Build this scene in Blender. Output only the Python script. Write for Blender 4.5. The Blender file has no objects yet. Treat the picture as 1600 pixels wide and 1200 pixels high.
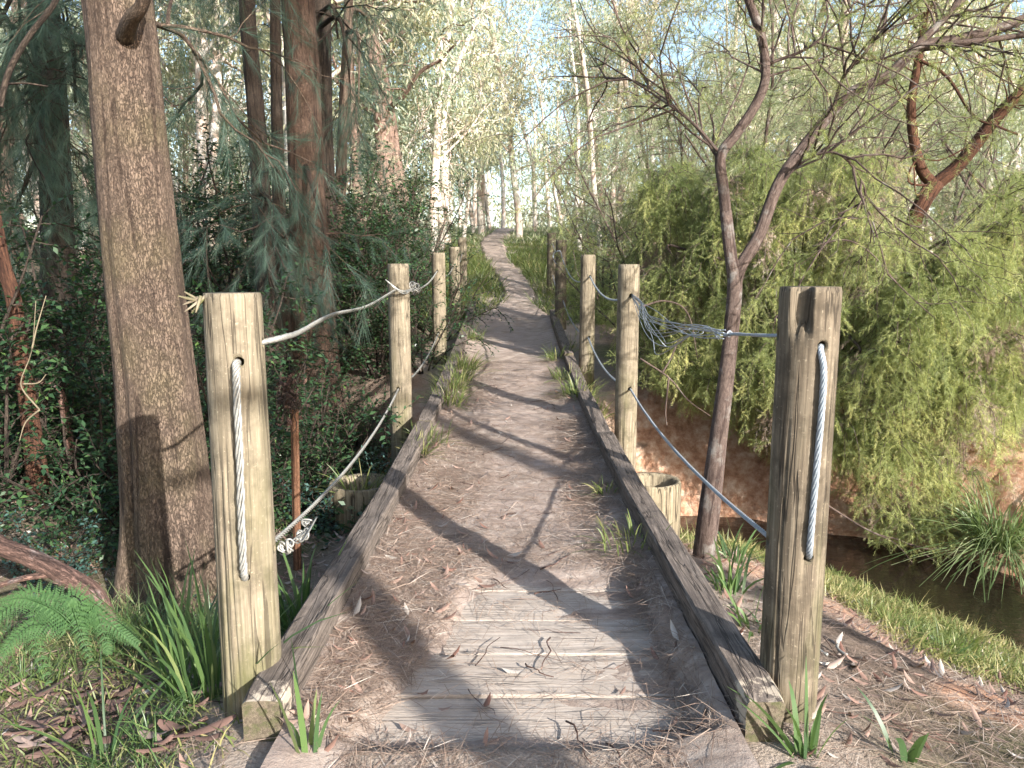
import bpy, math, random
import numpy as np
from mathutils import Vector
PI = math.pi
R = np.random.default_rng(11)
scene = bpy.context.scene
COL = scene.collection

# ------------------------------------------------------------------ camera model (1600x1200 photo pixels)
F_PX, TH, CAMZ = 1200.0, math.radians(8.53), 1.5
def ray(px, py):
    cx, cy = (px - 800) / F_PX, (600 - py) / F_PX
    return np.array([cx, math.cos(TH) + cy * math.sin(TH), -math.sin(TH) + cy * math.cos(TH)])
def P(px, py, Y):
    d = ray(px, py); t = Y / d[1]
    return np.array([d[0] * t, Y, CAMZ + d[2] * t])

# ------------------------------------------------------------------ noise
def vnoise(x, y, seed=0):
    x = np.asarray(x, float); y = np.asarray(y, float)
    xi, yi = np.floor(x), np.floor(y); fx, fy = x - xi, y - yi
    fx = fx * fx * (3 - 2 * fx); fy = fy * fy * (3 - 2 * fy)
    def h(a, b):
        s = np.sin(a * 127.1 + b * 311.7 + seed * 74.7) * 43758.5453
        return s - np.floor(s)
    return (h(xi, yi) * (1 - fx) + h(xi + 1, yi) * fx) * (1 - fy) + (h(xi, yi + 1) * (1 - fx) + h(xi + 1, yi + 1) * fx) * fy
def fbm(x, y, seed=0, o=4):
    s = 0; a = .5
    for k in range(o):
        s = s + a * (vnoise(x * 2 ** k, y * 2 ** k, seed + k) - .5); a *= .5
    return s
def sstep(a, b, x):
    t = np.clip((np.asarray(x, float) - a) / (b - a), 0, 1); return t * t * (3 - 2 * t)
def nrm(v):
    return v / np.maximum(np.linalg.norm(v, axis=-1, keepdims=True), 1e-9)

# ------------------------------------------------------------------ terrain
CREEK = np.array([(-30, 20), (-14, 13.6), (-7.6, 11.4), (-2, 8.6), (.5, 7.9), (2.4, 7.7), (3.35, 7.2), (4.1, 6.2), (4.9, 4.9), (6.5, 3), (10, 0), (20, -6)], float)
WATER_Z = -1.35
def creek_d(x, y):
    best = np.full(np.shape(x), 1e9); side = np.ones(np.shape(x))
    for a, b in zip(CREEK[:-1], CREEK[1:]):
        ab = b - a; L = ab @ ab
        t = np.clip(((x - a[0]) * ab[0] + (y - a[1]) * ab[1]) / L, 0, 1)
        dx, dy = x - a[0] - t * ab[0], y - a[1] - t * ab[1]
        d = np.hypot(dx, dy); s = np.sign(ab[0] * dy - ab[1] * dx)
        m = d < best; best = np.where(m, d, best); side = np.where(m, s, side)
    return best, side          # side +1 = far bank
def deck_z(y):
    return np.interp(y, [0, 4.5, 6.6, 7.8, 10.5, 12.9, 14.5, 16, 18, 24, 34, 45, 60, 300], [0, 0, .09, .13, .3, .5, .74, 1.0, 1.33, 1.88, 2.85, 3.75, 4.4, 7])
def path_x(y):
    return np.interp(y, [0, 9, 14, 16, 19, 24, 30, 45, 60], [0, -.02, .04, .17, -.15, -.5, -.8, -.3, 2])
def path_w(y):
    return np.interp(y, [0, 13.9, 15.2, 20, 34, 60], [.71, .71, .36, .38, .6, .8])
def ground_z(x, y):
    x = np.asarray(x, float); y = np.asarray(y, float)
    b = np.interp(y, [-60, -5, 1, 2.3, 4, 7, 10, 12.9, 14.5, 16, 18, 24, 34, 45, 60, 300], [0, 0, .0, -.03, -.2, -.2, .1, .48, .7, .97, 1.3, 1.85, 2.82, 3.72, 4.37, 7])
    b = b + .07 * (1 - sstep(.8, 1.5, np.abs(x))) * sstep(1.0, 1.9, y) * (1 - sstep(2.25, 3., y))
    ax = np.abs(x - path_x(y))
    b = b - .28 * sstep(.9, 3, x) * (1 - sstep(5, 9, y)) - .1 * sstep(.8, 1.6, -x) * (1 - sstep(5, 9, y))
    b = b + .5 * fbm(x * .22, y * .22, 3) * sstep(1, 6, ax) * 2 + .12 * fbm(x * 1.3, y * 1.3, 5) * sstep(.7, 1.4, ax) + .05 * fbm(x * 5, y * 5, 8) * sstep(.6, 1.2, ax)
    d, s = creek_d(x, y)
    d = d + .35 * fbm(x * .9, y * .9, 21) + .12 * fbm(x * 4, y * 4, 22)
    wid = np.where(s > 0, 2.1, 3.1)
    g = sstep(.42, 1, d / 1) * 0
    g = np.where(s > 0, sstep(.4, 2.0, d) ** .8, np.interp(d, [.35, .6, .74, 1.25, 2.4, 3.5], [0, .22, .36, .55, .78, 1]))
    return -1.75 + g * (b + 1.75)

# ------------------------------------------------------------------ mesh building
class MB:
    def __init__(s): s.V = []; s.F = []; s.B = []; s.T = []; s.n = 0
    def add(s, V, F, bark=None, tint=None, m=0):
        V = np.asarray(V, float).reshape(-1, 3)
        s.V.append(V)
        if isinstance(F, list):
            for f in F: s.F.append((np.asarray(f, int) + s.n, m))
        else: s.F.append((np.asarray(F, int) + s.n, m))
        s.B.append(V if bark is None else np.asarray(bark, float))
        t = np.zeros(len(V)) if tint is None else np.broadcast_to(np.asarray(tint, float), (len(V),))
        s.T.append(t); s.n += len(V); return s
    def build(s, name, mats, parent=None, smooth=True):
        V = np.concatenate(s.V); 
        if parent is not None: V = V - np.array(parent.location)
        me = bpy.data.meshes.new(name)
        me.vertices.add(len(V)); me.vertices.foreach_set('co', V.astype(np.float32).ravel())
        nl = sum(f.size for f, _ in s.F); npoly = sum(len(f) for f, _ in s.F)
        me.loops.add(nl); me.polygons.add(npoly)
        me.loops.foreach_set('vertex_index', np.concatenate([f.ravel() for f, _ in s.F]).astype(np.int32))
        tot = np.concatenate([np.full(len(f), f.shape[1]) for f, _ in s.F])
        me.polygons.foreach_set('loop_start', np.concatenate([[0], np.cumsum(tot)[:-1]]).astype(np.int32))
        me.polygons.foreach_set('material_index', np.concatenate([np.full(len(f), m) for f, m in s.F]).astype(np.int32))
        me.polygons.foreach_set('use_smooth', np.full(npoly, smooth))
        a = me.attributes.new('bark', 'FLOAT_VECTOR', 'POINT'); a.data.foreach_set('vector', np.concatenate(s.B).astype(np.float32).ravel())
        a = me.attributes.new('tint', 'FLOAT', 'POINT'); a.data.foreach_set('value', np.concatenate(s.T).astype(np.float32))
        me.update(calc_edges=True); me.validate()
        for m in (mats if isinstance(mats, (list, tuple)) else [mats]): me.materials.append(m)
        o = bpy.data.objects.new(name, me); COL.objects.link(o)
        if parent is not None: o.parent = parent
        return o
def tag(o, label=None, cat=None, group=None, kind=None):
    if label: o['label'] = label
    if cat: o['category'] = cat
    if group: o['group'] = group
    if kind: o['kind'] = kind
    return o
def thing(name, label, cat, loc=(0, 0, 0), group=None):
    o = bpy.data.objects.new(name, None); COL.objects.link(o); o.location = [float(q) for q in loc]; o.empty_display_size = .2
    return tag(o, label, cat, group)
def copy_tree(o, loc, rz=0, sc=1, label=None, group=None):
    c = o.copy(); COL.objects.link(c); c.location = [float(q) for q in loc]; c.rotation_euler = (0, 0, rz)
    c.scale = (sc, sc, sc) if np.isscalar(sc) else sc
    if label: c['label'] = label
    if group: c['group'] = group
    elif 'group' in c: del c['group']
    for ch in o.children:
        k = ch.copy(); COL.objects.link(k); k.parent = c
    return c

def spline(pts, n):
    p = np.asarray(pts, float)
    if len(p) == 2: 
        t = np.linspace(0, 1, n)[:, None]; return p[0] * (1 - t) + p[1] * t
    q = np.vstack([2 * p[0] - p[1], p, 2 * p[-1] - p[-2]])
    u = np.linspace(0, len(p) - 1 - 1e-6, n); i = u.astype(int); t = (u - i)[:, None]
    a, b, c, d = q[i], q[i + 1], q[i + 2], q[i + 3]
    return .5 * (2 * b + (c - a) * t + (2 * a - 5 * b + 4 * c - d) * t ** 2 + (3 * b - a - 3 * c + d) * t ** 3)
def frames_along(p):
    T = nrm(np.gradient(p, axis=0))
    ref = np.array([0, 1, 0.]) if abs(T[0][1]) < .9 else np.array([1., 0, 0])
    U = np.zeros_like(p); u = ref - T[0] * (ref @ T[0])
    for i in range(len(p)):
        u = u - T[i] * (u @ T[i]); u = u / max(np.linalg.norm(u), 1e-9); U[i] = u
    return T, U, np.cross(T, U)
def tube(mb, pts, rad, seg=8, rfun=None, cap=True, m=0, tint=0., off=None):
    p = np.asarray(pts, float); n = len(p)
    rad = np.broadcast_to(np.asarray(rad, float), (n,)) if np.ndim(rad) <= 1 and np.size(rad) in (1, n) else np.interp(np.linspace(0, 1, n), np.linspace(0, 1, len(rad)), rad)
    T, U, W = frames_along(p)
    a = np.linspace(0, 2 * PI, seg, endpoint=False)
    L = np.concatenate([[0], np.cumsum(np.linalg.norm(np.diff(p, axis=0), axis=1))])
    rr = np.broadcast_to(rad[:, None], (n, seg))
    if rfun is not None: rr = rr * rfun(a[None, :], L[:, None], rad[:, None])
    ca, sa = np.cos(a), np.sin(a)
    V = p[:, None, :] + rr[..., None] * (U[:, None, :] * ca[None, :, None] + W[:, None, :] * sa[None, :, None])
    o = R.uniform(0, 50) if off is None else off
    B = np.stack([rr * ca + o, rr * sa, np.broadcast_to(L[:, None], (n, seg)) + o], -1)
    i = np.arange(n - 1)[:, None] * seg; j = np.arange(seg)[None, :]; jn = (j + 1) % seg
    F = [np.stack([i + j, i + jn, i + seg + jn, i + seg + j], -1).reshape(-1, 4)]
    V = V.reshape(-1, 3); B = B.reshape(-1, 3)
    if cap:
        V = np.vstack([V, p[:1], p[-1:]]); B = np.vstack([B, [[o, 0, o]], [[o, 0, L[-1] + o]]])
        k = np.arange(seg); kn = (k + 1) % seg; e = (n - 1) * seg
        F.append(np.stack([kn, k, np.full(seg, n * seg)], -1)); F.append(np.stack([e + k, e + kn, np.full(seg, n * seg + 1)], -1))
    mb.add(V, F, B, tint, m)
def frames(d):
    d = nrm(d); a = R.normal(size=d.shape); u = nrm(np.cross(d, a)); w = np.cross(u, d)
    return np.stack([u, d, w], -1)          # columns: x width, y length, z normal
def scatter(mb, tv, tf, pos, rot, sc, tint, m=0):
    N, K = len(pos), len(tv)
    if N == 0: return
    sc = np.broadcast_to(np.asarray(sc, float), (N,))
    V = np.einsum('nij,kj->nki', rot, tv) * sc[:, None, None] + pos[:, None, :]
    F = (tf[None] + (np.arange(N) * K)[:, None, None]).reshape(-1, tf.shape[1])
    mb.add(V.reshape(-1, 3), F, None, np.repeat(np.broadcast_to(tint, (N,)), K), m)

# leaf templates (length 1 along y)
def T_leaf(w, fold=.25, bend=.15):
    v = np.array([(0, 0, 0), (-w * .5, .35, fold * w), (w * .5, .35, fold * w), (-w * .4, .7, fold * w - bend * .4), (w * .4, .7, fold * w - bend * .4), (0, 1, -bend), (0, .35, 0), (0, .7, -bend * .4)])
    f = np.array([(0, 6, 1, 1), (0, 2, 6, 6), (1, 6, 7, 3), (6, 2, 4, 7), (3, 7, 5, 5), (7, 4, 5, 5)])
    tri = []
    for q in f:
        if q[2] == q[3]: tri.append(q[:3])
        else: tri += [q[[0, 1, 2]], q[[0, 2, 3]]]
    return v, np.array(tri)
def T_quadleaf(w, fold=.2):
    return np.array([(0, 0, 0), (-w / 2, .45, fold * w), (0, 1, -.1), (w / 2, .45, fold * w)]), np.array([(0, 3, 2, 1)])
def T_needles(n, nl, nw, spread, seed, droop=0.):
    r = np.random.default_rng(seed); V = []; Fs = []
    for i in range(n):
        t = r.uniform(0, 1); a = r.uniform(0, 2 * PI); b = spread * r.uniform(.6, 1.3)
        d = np.array([math.cos(a) * math.sin(b), math.cos(b), math.sin(a) * math.sin(b)])
        base = np.array([0, t, 0]); L = nl * r.uniform(.7, 1.2) * (1 - .45 * t)
        s = np.cross(d, r.normal(size=3)); s /= np.linalg.norm(s)
        k = len(V); V += [base - s * nw / 2, base + s * nw / 2, base + d * L]; Fs.append((k, k + 1, k + 2))
    return np.array(V), np.array(Fs)

# ------------------------------------------------------------------ materials
class NT:
    def __init__(s, name):
        s.m = bpy.data.materials.new(name); s.m.use_nodes = True; s.t = s.m.node_tree; s.t.nodes.clear()
        s.out = s.t.nodes.new('ShaderNodeOutputMaterial')
    def n(s, typ, ins=None, **kw):
        nd = s.t.nodes.new('ShaderNode' + typ)
        for k, v in kw.items(): setattr(nd, k, v)
        for k, v in (ins or {}).items():
            if isinstance(v, tuple) and len(v) == 2 and hasattr(v[0], 'outputs'): s.t.links.new(v[0].outputs[v[1]], nd.inputs[k])
            elif hasattr(v, 'outputs'): s.t.links.new(v.outputs[0], nd.inputs[k])
            else: nd.inputs[k].default_value = v
        return nd
    def attr(s, nm): return s.n('Attribute', attribute_name=nm)
    def noise(s, vec, scale, detail=6, rough=.6, dist=0.): return s.n('TexNoise', {'Vector': vec, 'Scale': scale, 'Detail': detail, 'Roughness': rough, 'Distortion': dist})
    def mapv(s, vec, sc): return s.n('Mapping', {'Vector': vec, 'Scale': sc})
    def ramp(s, fac, stops):
        r = s.n('ValToRGB', {'Fac': fac}); e = r.color_ramp.elements
        while len(e) < len(stops): e.new(.5)
        for q, (p, c) in zip(e, stops): q.position = p; q.color = (*c, 1) if not np.isscalar(c) else (c, c, c, 1)
        return r
    def mix(s, fac, a, b, mode='MIX'):
        nd = s.n('Mix', data_type='RGBA', blend_type=mode)
        for i, v in ((0, fac), (6, a), (7, b)):
            if isinstance(v, tuple) and hasattr(v[0], 'outputs'): s.t.links.new(v[0].outputs[v[1]], nd.inputs[i])
            elif hasattr(v, 'outputs'): s.t.links.new(v.outputs[0], nd.inputs[i])
            else: nd.inputs[i].default_value = (*v, 1) if not np.isscalar(v) else v
        return (nd, 2)
    def math(s, op, a, b=0.): return s.n('Math', {0: a, 1: b}, operation=op)
    def bump(s, h, st, dist=.01): return s.n('Bump', {'Height': h, 'Strength': st, 'Distance': dist})
    def done(s, col, rough=.8, bump=None, spec=.3, sh=None):
        p = s.n('BsdfPrincipled', {'Roughness': rough, 'Specular IOR Level': spec})
        if isinstance(col, tuple) and hasattr(col[0], 'outputs'): s.t.links.new(col[0].outputs[col[1]], p.inputs['Base Color'])
        elif hasattr(col, 'outputs'): s.t.links.new(col.outputs[0], p.inputs['Base Color'])
        else: p.inputs['Base Color'].default_value = (*col, 1)
        if bump is not None: s.t.links.new(bump.outputs[0], p.inputs['Normal'])
        s.t.links.new(p.outputs[0], s.out.inputs[0]); s.p = p
        return s.m
def leaf_mat(name, a, b, trans=.35, rough=.5, c=None, spec=.4):
    t = NT(name); at = t.attr('tint')
    stops = [(0, a), (1, b)] if c is None else [(0, a), (.7, b), (1, c)]
    col = t.ramp((at, 'Fac'), stops)
    p = t.n('BsdfPrincipled', {'Base Color': col, 'Roughness': rough, 'Specular IOR Level': spec})
    tr = t.n('BsdfTranslucent', {'Color': t.mix(.5, (col, 0), (b[0] * 1.3, b[1] * 1.4, b[2] * .7))})
    mx = t.n('MixShader', {0: trans, 1: p, 2: tr}); t.t.links.new(mx.outputs[0], t.out.inputs[0])
    return t.m
def bark_mat(name, light, dark, sc=1., stretch=.22, bump=.8, patch=None, moss=None, rough=.9):
    t = NT(name); b = (t.attr('bark'), 'Vector')
    mv = t.mapv(b, (sc, sc, sc * stretch))
    n1 = t.noise(mv, 34, 7, .65, .6); n2 = t.noise(t.mapv(b, (sc, sc, sc * .6)), 5, 4, .6); n3 = t.noise(t.mapv(b, (sc, sc, sc * .8)), 120, 3, .6)
    v = t.n('TexVoronoi', {'Vector': t.mix(.06, (mv, 0), (n1, 1), 'ADD'), 'Scale': 85}, feature='DISTANCE_TO_EDGE')
    crack = t.ramp((v, 'Distance'), [(0, 0.), (.13, 1.)])
    base = t.ramp((n1, 0), [(.3, dark), (.62, light)])
    c = t.mix(t.math('MULTIPLY', t.ramp((n2, 0), [(.35, 0.), (.7, 1.)]), .45), base, [q * .55 for q in light])
    c = t.mix(t.math('MULTIPLY', t.math('SUBTRACT', 1., crack), .32), c, [q * .5 for q in dark])
    c = t.mix(t.math('MULTIPLY', t.ramp((n3, 0), [(.55, 0.), (.75, 1.)]), .4), c, [min(1, q * 1.9) for q in light])
    if patch: c = t.mix(t.ramp((t.noise(b, 1.7 if sc < 1.2 else 9, 4), 0), [(.5 if sc < 1.2 else .56, 0.), (.56 if sc < 1.2 else .68, 1.)]), c, patch)
    if moss: c = t.mix(t.math('MULTIPLY', t.ramp((t.noise(b, 2.6, 5), 0), [(.46, 0.), (.7, 1.)]), .35), c, moss)
    fis = t.noise(t.mapv(b, (sc, sc, sc * .07)), 17, 6, .6, .8)
    c = t.mix(t.math('MULTIPLY', t.ramp((fis, 0), [(.38, 1.), (.49, 0.)]), .85), c, [q * .7 for q in dark])
    h = t.math('ADD', t.math('MULTIPLY', crack, .35), t.math('ADD', (n1, 0), (fis, 0)))
    return t.done(c, rough, t.bump(h, bump, .018), .2)

M = {}
M['bark_sheoak'] = bark_mat('bark_sheoak', (.195, .14, .105), (.08, .054, .041), 1., .3, 1., moss=(.15, .13, .06))
M['bark_string_dark'] = bark_mat('bark_string_dark', (.17, .11, .08), (.065, .042, .032), 1., .3, 1.)
M['bark_dark'] = bark_mat('bark_dark', (.10, .075, .058), (.032, .024, .02), 1.2, .25, .9)
M['bark_wattle'] = bark_mat('bark_wattle', (.17, .125, .105), (.055, .035, .03), 2.2, .35, .6, patch=(.22, .2, .18))
M['bark_red'] = bark_mat('bark_red', (.16, .075, .045), (.04, .02, .015), 2., .3, .7)
M['bark_gum'] = bark_mat('bark_gum', (.72, .67, .60), (.46, .39, .33), .45, .5, .25, patch=(.50, .38, .31), rough=.7)
M['bark_string'] = bark_mat('bark_string', (.36, .25, .20), (.14, .09, .07), .8, .12, .9)
M['bark_branch'] = bark_mat('bark_branch', (.27, .16, .125), (.09, .055, .045), 1.5, .15, 1., patch=(.3, .24, .22))
M['leaf_gum'] = leaf_mat('leaf_gum', (.28, .30, .18), (.52, .50, .35), .35, .36, (.64, .55, .43), .7)
M['leaf_gum_cool'] = leaf_mat('leaf_gum_cool', (.20, .26, .18), (.42, .46, .35), .35, .34, None, .7)
M['leaf_wattle'] = leaf_mat('leaf_wattle', (.12, .155, .06), (.35, .38, .15), .4, .45, (.60, .58, .24))
M['leaf_grey'] = leaf_mat('leaf_grey', (.13, .16, .09), (.30, .33, .19), .4, .45, (.48, .46, .28))
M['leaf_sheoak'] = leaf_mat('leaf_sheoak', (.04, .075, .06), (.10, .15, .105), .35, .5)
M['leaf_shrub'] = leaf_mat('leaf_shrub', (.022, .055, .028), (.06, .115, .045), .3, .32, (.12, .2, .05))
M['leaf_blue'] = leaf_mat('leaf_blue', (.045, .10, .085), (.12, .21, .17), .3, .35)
M['grass'] = leaf_mat('grass', (.06, .095, .03), (.17, .21, .065), .4, .45, (.40, .34, .16))
M['blade'] = leaf_mat('blade', (.045, .09, .04), (.12, .19, .06), .35, .4, (.36, .32, .16))
M['tussock'] = leaf_mat('tussock', (.08, .13, .05), (.22, .28, .13), .3, .4, (.5, .46, .33))
M['fern'] = leaf_mat('fern', (.045, .10, .035), (.10, .19, .065), .4, .45)
M['litter'] = leaf_mat('litter', (.16, .105, .08), (.34, .25, .19), .08, .7, (.52, .45, .38))
M['dead_leaf'] = leaf_mat('dead_leaf', (.17, .085, .062), (.31, .21, .165), .1, .6, (.45, .40, .35))
M['bark_strip'] = leaf_mat('bark_strip', (.075, .045, .036), (.18, .105, .082), .05, .7, (.27, .20, .17))

def wood_mat(name, light, mid, dark, algae=None, sc=1., bump=.5, mott=.55, ends=None, crk=.8):
    t = NT(name); b = (t.attr('bark'), 'Vector')
    g = t.noise(t.mapv(b, (sc, sc, sc * .045)), 75, 8, .65, .25); g2 = t.noise(t.mapv(b, (sc, sc, sc * .12)), 14, 5, .6, .5); n = t.noise(b, 9, 6, .65); sp = t.noise(b, 90, 3, .6)
    c = t.ramp((g, 0), [(.28, dark), (.48, mid), (.68, light)])
    c = t.mix(t.math('MULTIPLY', t.ramp((g2, 0), [(.4, 0.), (.72, 1.)]), .6), c, [q * .8 for q in mid])
    c = t.mix(t.math('MULTIPLY', t.ramp((n, 0), [(.46, 0.), (.64, 1.)]), mott), c, [q * .45 for q in mid])
    c = t.mix(t.math('MULTIPLY', t.ramp((sp, 0), [(.62, 0.), (.72, 1.)]), .45), c, [min(1, q * 1.5) for q in light])
    if ends:
        sx = t.n('SeparateXYZ', {0: b}); e1 = t.n('MapRange', {0: (sx, 2), 1: 2.25, 2: 2.55, 3: .17, 4: -.2}); c = t.mix(t.ramp(t.math('ADD', (t.noise(b, 13, 5, .65), 0), (e1, 0)), [(.63, 0.), (.70, 1.)]), c, ends)
    if algae:
        zz = t.n('SeparateXYZ', {0: b}); al = t.ramp((t.noise(t.mapv(b, (1, 1, .35)), 6, 5, .6), 0), [(.47, 0.), (.66, 1.)])
        hz = t.n('MapRange', {0: (t.attr('tint'), 'Fac'), 1: 0., 2: .8, 3: 1., 4: .12})
        c = t.mix(t.math('MULTIPLY', al, (hz, 0)), c, algae)
    cr = t.noise(t.mapv(b, (sc, sc, sc * .05)), 17, 3, .5, .3); ck = t.ramp(t.math('ABSOLUTE', t.math('SUBTRACT', (cr, 0), .5)), [(0., 0.), (.006, 0.), (.016, 1.)])
    c = t.mix(t.math('MULTIPLY', t.math('SUBTRACT', 1., ck), crk), c, [q * .35 for q in dark])
    h = t.math('ADD', t.math('ADD', (g, 0), t.math('MULTIPLY', ck, 1.2)), t.math('MULTIPLY', (n, 0), .4))
    return t.done(c, .85, t.bump(h, bump, .006), .2)
M['post'] = wood_mat('post', (.32, .27, .195), (.205, .168, .118), (.075, .058, .042), (.10, .10, .038), mott=.75, crk=.6)
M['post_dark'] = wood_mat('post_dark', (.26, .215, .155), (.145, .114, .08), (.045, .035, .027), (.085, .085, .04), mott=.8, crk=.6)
M['kerb'] = wood_mat('kerb', (.25, .205, .17), (.14, .113, .095), (.055, .043, .037), None, 1.3, .8, crk=.55, ends=(.42, .35, .27))
M['board'] = wood_mat('board', (.50, .43, .365), (.41, .345, .29), (.28, .225, .185), None, 1.1, .6, mott=.3, crk=.35)
M['pile'] = wood_mat('pile', (.34, .29, .2), (.22, .18, .12), (.09, .07, .05), None, .7, .8)

def wire_mat(name, col, metal=.55, rough=.45):
    t = NT(name); n = t.noise((t.attr('bark'), 'Vector'), 60, 3)
    m = t.done(t.ramp((n, 0), [(.3, [q * .6 for q in col]), (.7, col)]), rough, None, .5); t.p.inputs['Metallic'].default_value = metal
    return m
M['wire'] = wire_mat('wire', (.36, .35, .32), .3)
M['wire_blue'] = wire_mat('wire_blue', (.36, .40, .44), .35)
M['rust'] = bark_mat('rust', (.23, .12, .07), (.08, .035, .02), 3, .5, .4)

def ground_mat():
    t = NT('ground'); g = t.n('TexCoord'); ob = (g, 'Object'); z = t.attr('zone'); zs = t.n('SeparateColor', {0: (z, 'Color')})
    n1 = t.noise(ob, 2.2, 6, .65); n2 = t.noise(ob, 18, 6, .7); n3 = t.noise(ob, 90, 4, .65); n4 = t.noise(ob, 260, 2, .6)
    soil = t.ramp((n2, 0), [(.3, (.085, .06, .045)), (.55, (.17, .125, .095)), (.75, (.26, .20, .155))])
    soil = t.mix(t.math('MULTIPLY', t.ramp((n3, 0), [(.5, 0.), (.66, 1.)]), .6), soil, (.30, .23, .18))
    clay = t.ramp((t.noise(ob, 7, 6, .7), 0), [(.28, (.18, .085, .05)), (.48, (.42, .235, .15)), (.7, (.66, .50, .38))])
    green = t.ramp((n2, 0), [(.3, (.035, .05, .015)), (.7, (.12, .14, .045))])
    dirt = t.ramp((n3, 0), [(.25, (.27, .21, .17)), (.7, (.47, .39, .32))])
    c = t.mix((zs, 0), soil, clay); c = t.mix(t.math('MULTIPLY', (zs, 1), t.ramp((n1, 0), [(.3, .4), (.6, 1.)])), c, green); c = t.mix((zs, 2), c, dirt)
    h = t.math('ADD', (n2, 0), t.math('MULTIPLY', (n3, 0), .5))
    return t.done(c, .95, t.bump(h, .8, .03), .1)
M['ground'] = ground_mat()
def path_mat():
    t = NT('path'); g = t.n('TexCoord'); ob = (g, 'Object')
    n0 = t.noise(ob, 1.4, 5, .6); n1 = t.noise(t.mapv(ob, (1, 2.2, 1)), 6, 6, .65, .4); n2 = t.noise(ob, 45, 6, .7); n3 = t.noise(ob, 220, 3, .7)
    c = t.ramp((n1, 0), [(.28, (.19, .14, .11)), (.5, (.32, .255, .21)), (.7, (.45, .38, .325))])
    c = t.mix(t.math('MULTIPLY', t.ramp((n2, 0), [(.45, 0.), (.68, 1.)]), .5), c, (.22, .16, .13))
    c = t.mix(t.math('MULTIPLY', t.ramp((n0, 0), [(.4, 0.), (.65, 1.)]), .4), c, (.42, .33, .29))
    c = t.mix(t.math('MULTIPLY', t.ramp((n3, 0), [(.6, 0.), (.7, 1.)]), .35), c, (.16, .11, .09))
    h = t.math('ADD', t.math('MULTIPLY', (n1, 0), .8), t.math('ADD', (n2, 0), t.math('MULTIPLY', (n3, 0), .5)))
    return t.done(c, .95, t.bump(h, .7, .014), .1)
M['path'] = path_mat()
def water_mat():
    t = NT('water'); g = t.n('TexCoord'); n = t.noise(t.mapv((g, 'Object'), (1, 1.6, 1)), 9, 3, .5, .3)
    return t.done((.014, .010, .007), .05, t.bump((n, 0), .2, .02), .5)
M['water'] = water_mat()

# ------------------------------------------------------------------ the setting
def axis(lo, d0, d1, hi, step, g):
    a = list(np.arange(d0, d1 + 1e-6, step)); s = step; x = d1
    while x < hi: s *= g; x += s; a.append(x)
    s = step; x = d0; b = []
    while x > lo: s *= g; x -= s; b.append(x)
    return np.array(b[::-1] + a)
gx = axis(-130, -4.5, 5.5, 130, .045, 1.09); gy = axis(-60, .6, 10, 220, .045, 1.06)
X, Y = np.meshgrid(gx, gy); Z = ground_z(X, Y)
nx, ny = len(gx), len(gy)
# under the bridge the soil stays below the boards
on = ((np.abs(X) < .68) & (Y > 2.2) | (np.abs(X) < .85) & (Y > 2.6)) & (Y < 13.6); Z = np.where(on, np.minimum(Z, deck_z(Y) - .22), Z)
i = np.arange(ny - 1)[:, None] * nx; j = np.arange(nx - 1)[None, :]
Fg = np.stack([i + j, i + j + 1, i + nx + j + 1, i + nx + j], -1).reshape(-1, 4)
mb = MB(); mb.add(np.stack([X, Y, Z], -1), Fg); ground = mb.build('ground', M['ground']); tag(ground, kind='structure')
dzx = np.gradient(Z, axis=1) / np.gradient(X, axis=1); dzy = np.gradient(Z, axis=0) / np.gradient(Y, axis=0)
slope = np.hypot(dzx, dzy); cd, cs = creek_d(X, Y)
nn = fbm(X * .8, Y * .8, 31)
clay = np.clip(sstep(.45, .95, slope + nn * .5) + sstep(.1, .3, fbm(X * 1.1, Y * 1.1, 33)) * .45 * (X > 1) * (Y < 5), 0, 1) * (X > -1.5) * (Y < 14)
clay = np.maximum(clay, (X > 1) * (Y < 7) * (cs < 0) * sstep(.02, .16, fbm(X * 1.4, Y * 1.4, 34) + .22 - .25 * np.abs(cd - 2.7)))
green = sstep(-.02, .25, nn - .03 * (X < 0) + .12 * (cd < 2.5) * (X > 1.5)) * (1 - clay) * .9
ap = np.abs(X - path_x(Y)); trk = (1 - sstep(.7, 1.6, ap + nn * .6)) * (Y < 60) * .9
zone = np.stack([clay, green * (1 - trk), trk, np.ones_like(clay)], -1)
a = ground.data.attributes.new('zone', 'FLOAT_COLOR', 'POINT'); a.data.foreach_set('color', zone.astype(np.float32).ravel())

# water strip
sp = spline(np.column_stack([CREEK, np.full(len(CREEK), WATER_Z)]), 120)
T = nrm(np.gradient(sp, axis=0)); Nn = np.stack([-T[:, 1], T[:, 0], T[:, 2] * 0], -1)
off = np.linspace(-1.6, 1.6, 9)
V = sp[:, None, :] + Nn[:, None, :] * off[None, :, None]
i = np.arange(119)[:, None] * 9; j = np.arange(8)[None, :]
mb = MB(); mb.add(V, np.stack([i + j + 1, i + j, i + 9 + j, i + 10 + j], -1).reshape(-1, 4)); tag(mb.build('water', M['water']), kind='structure')

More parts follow.
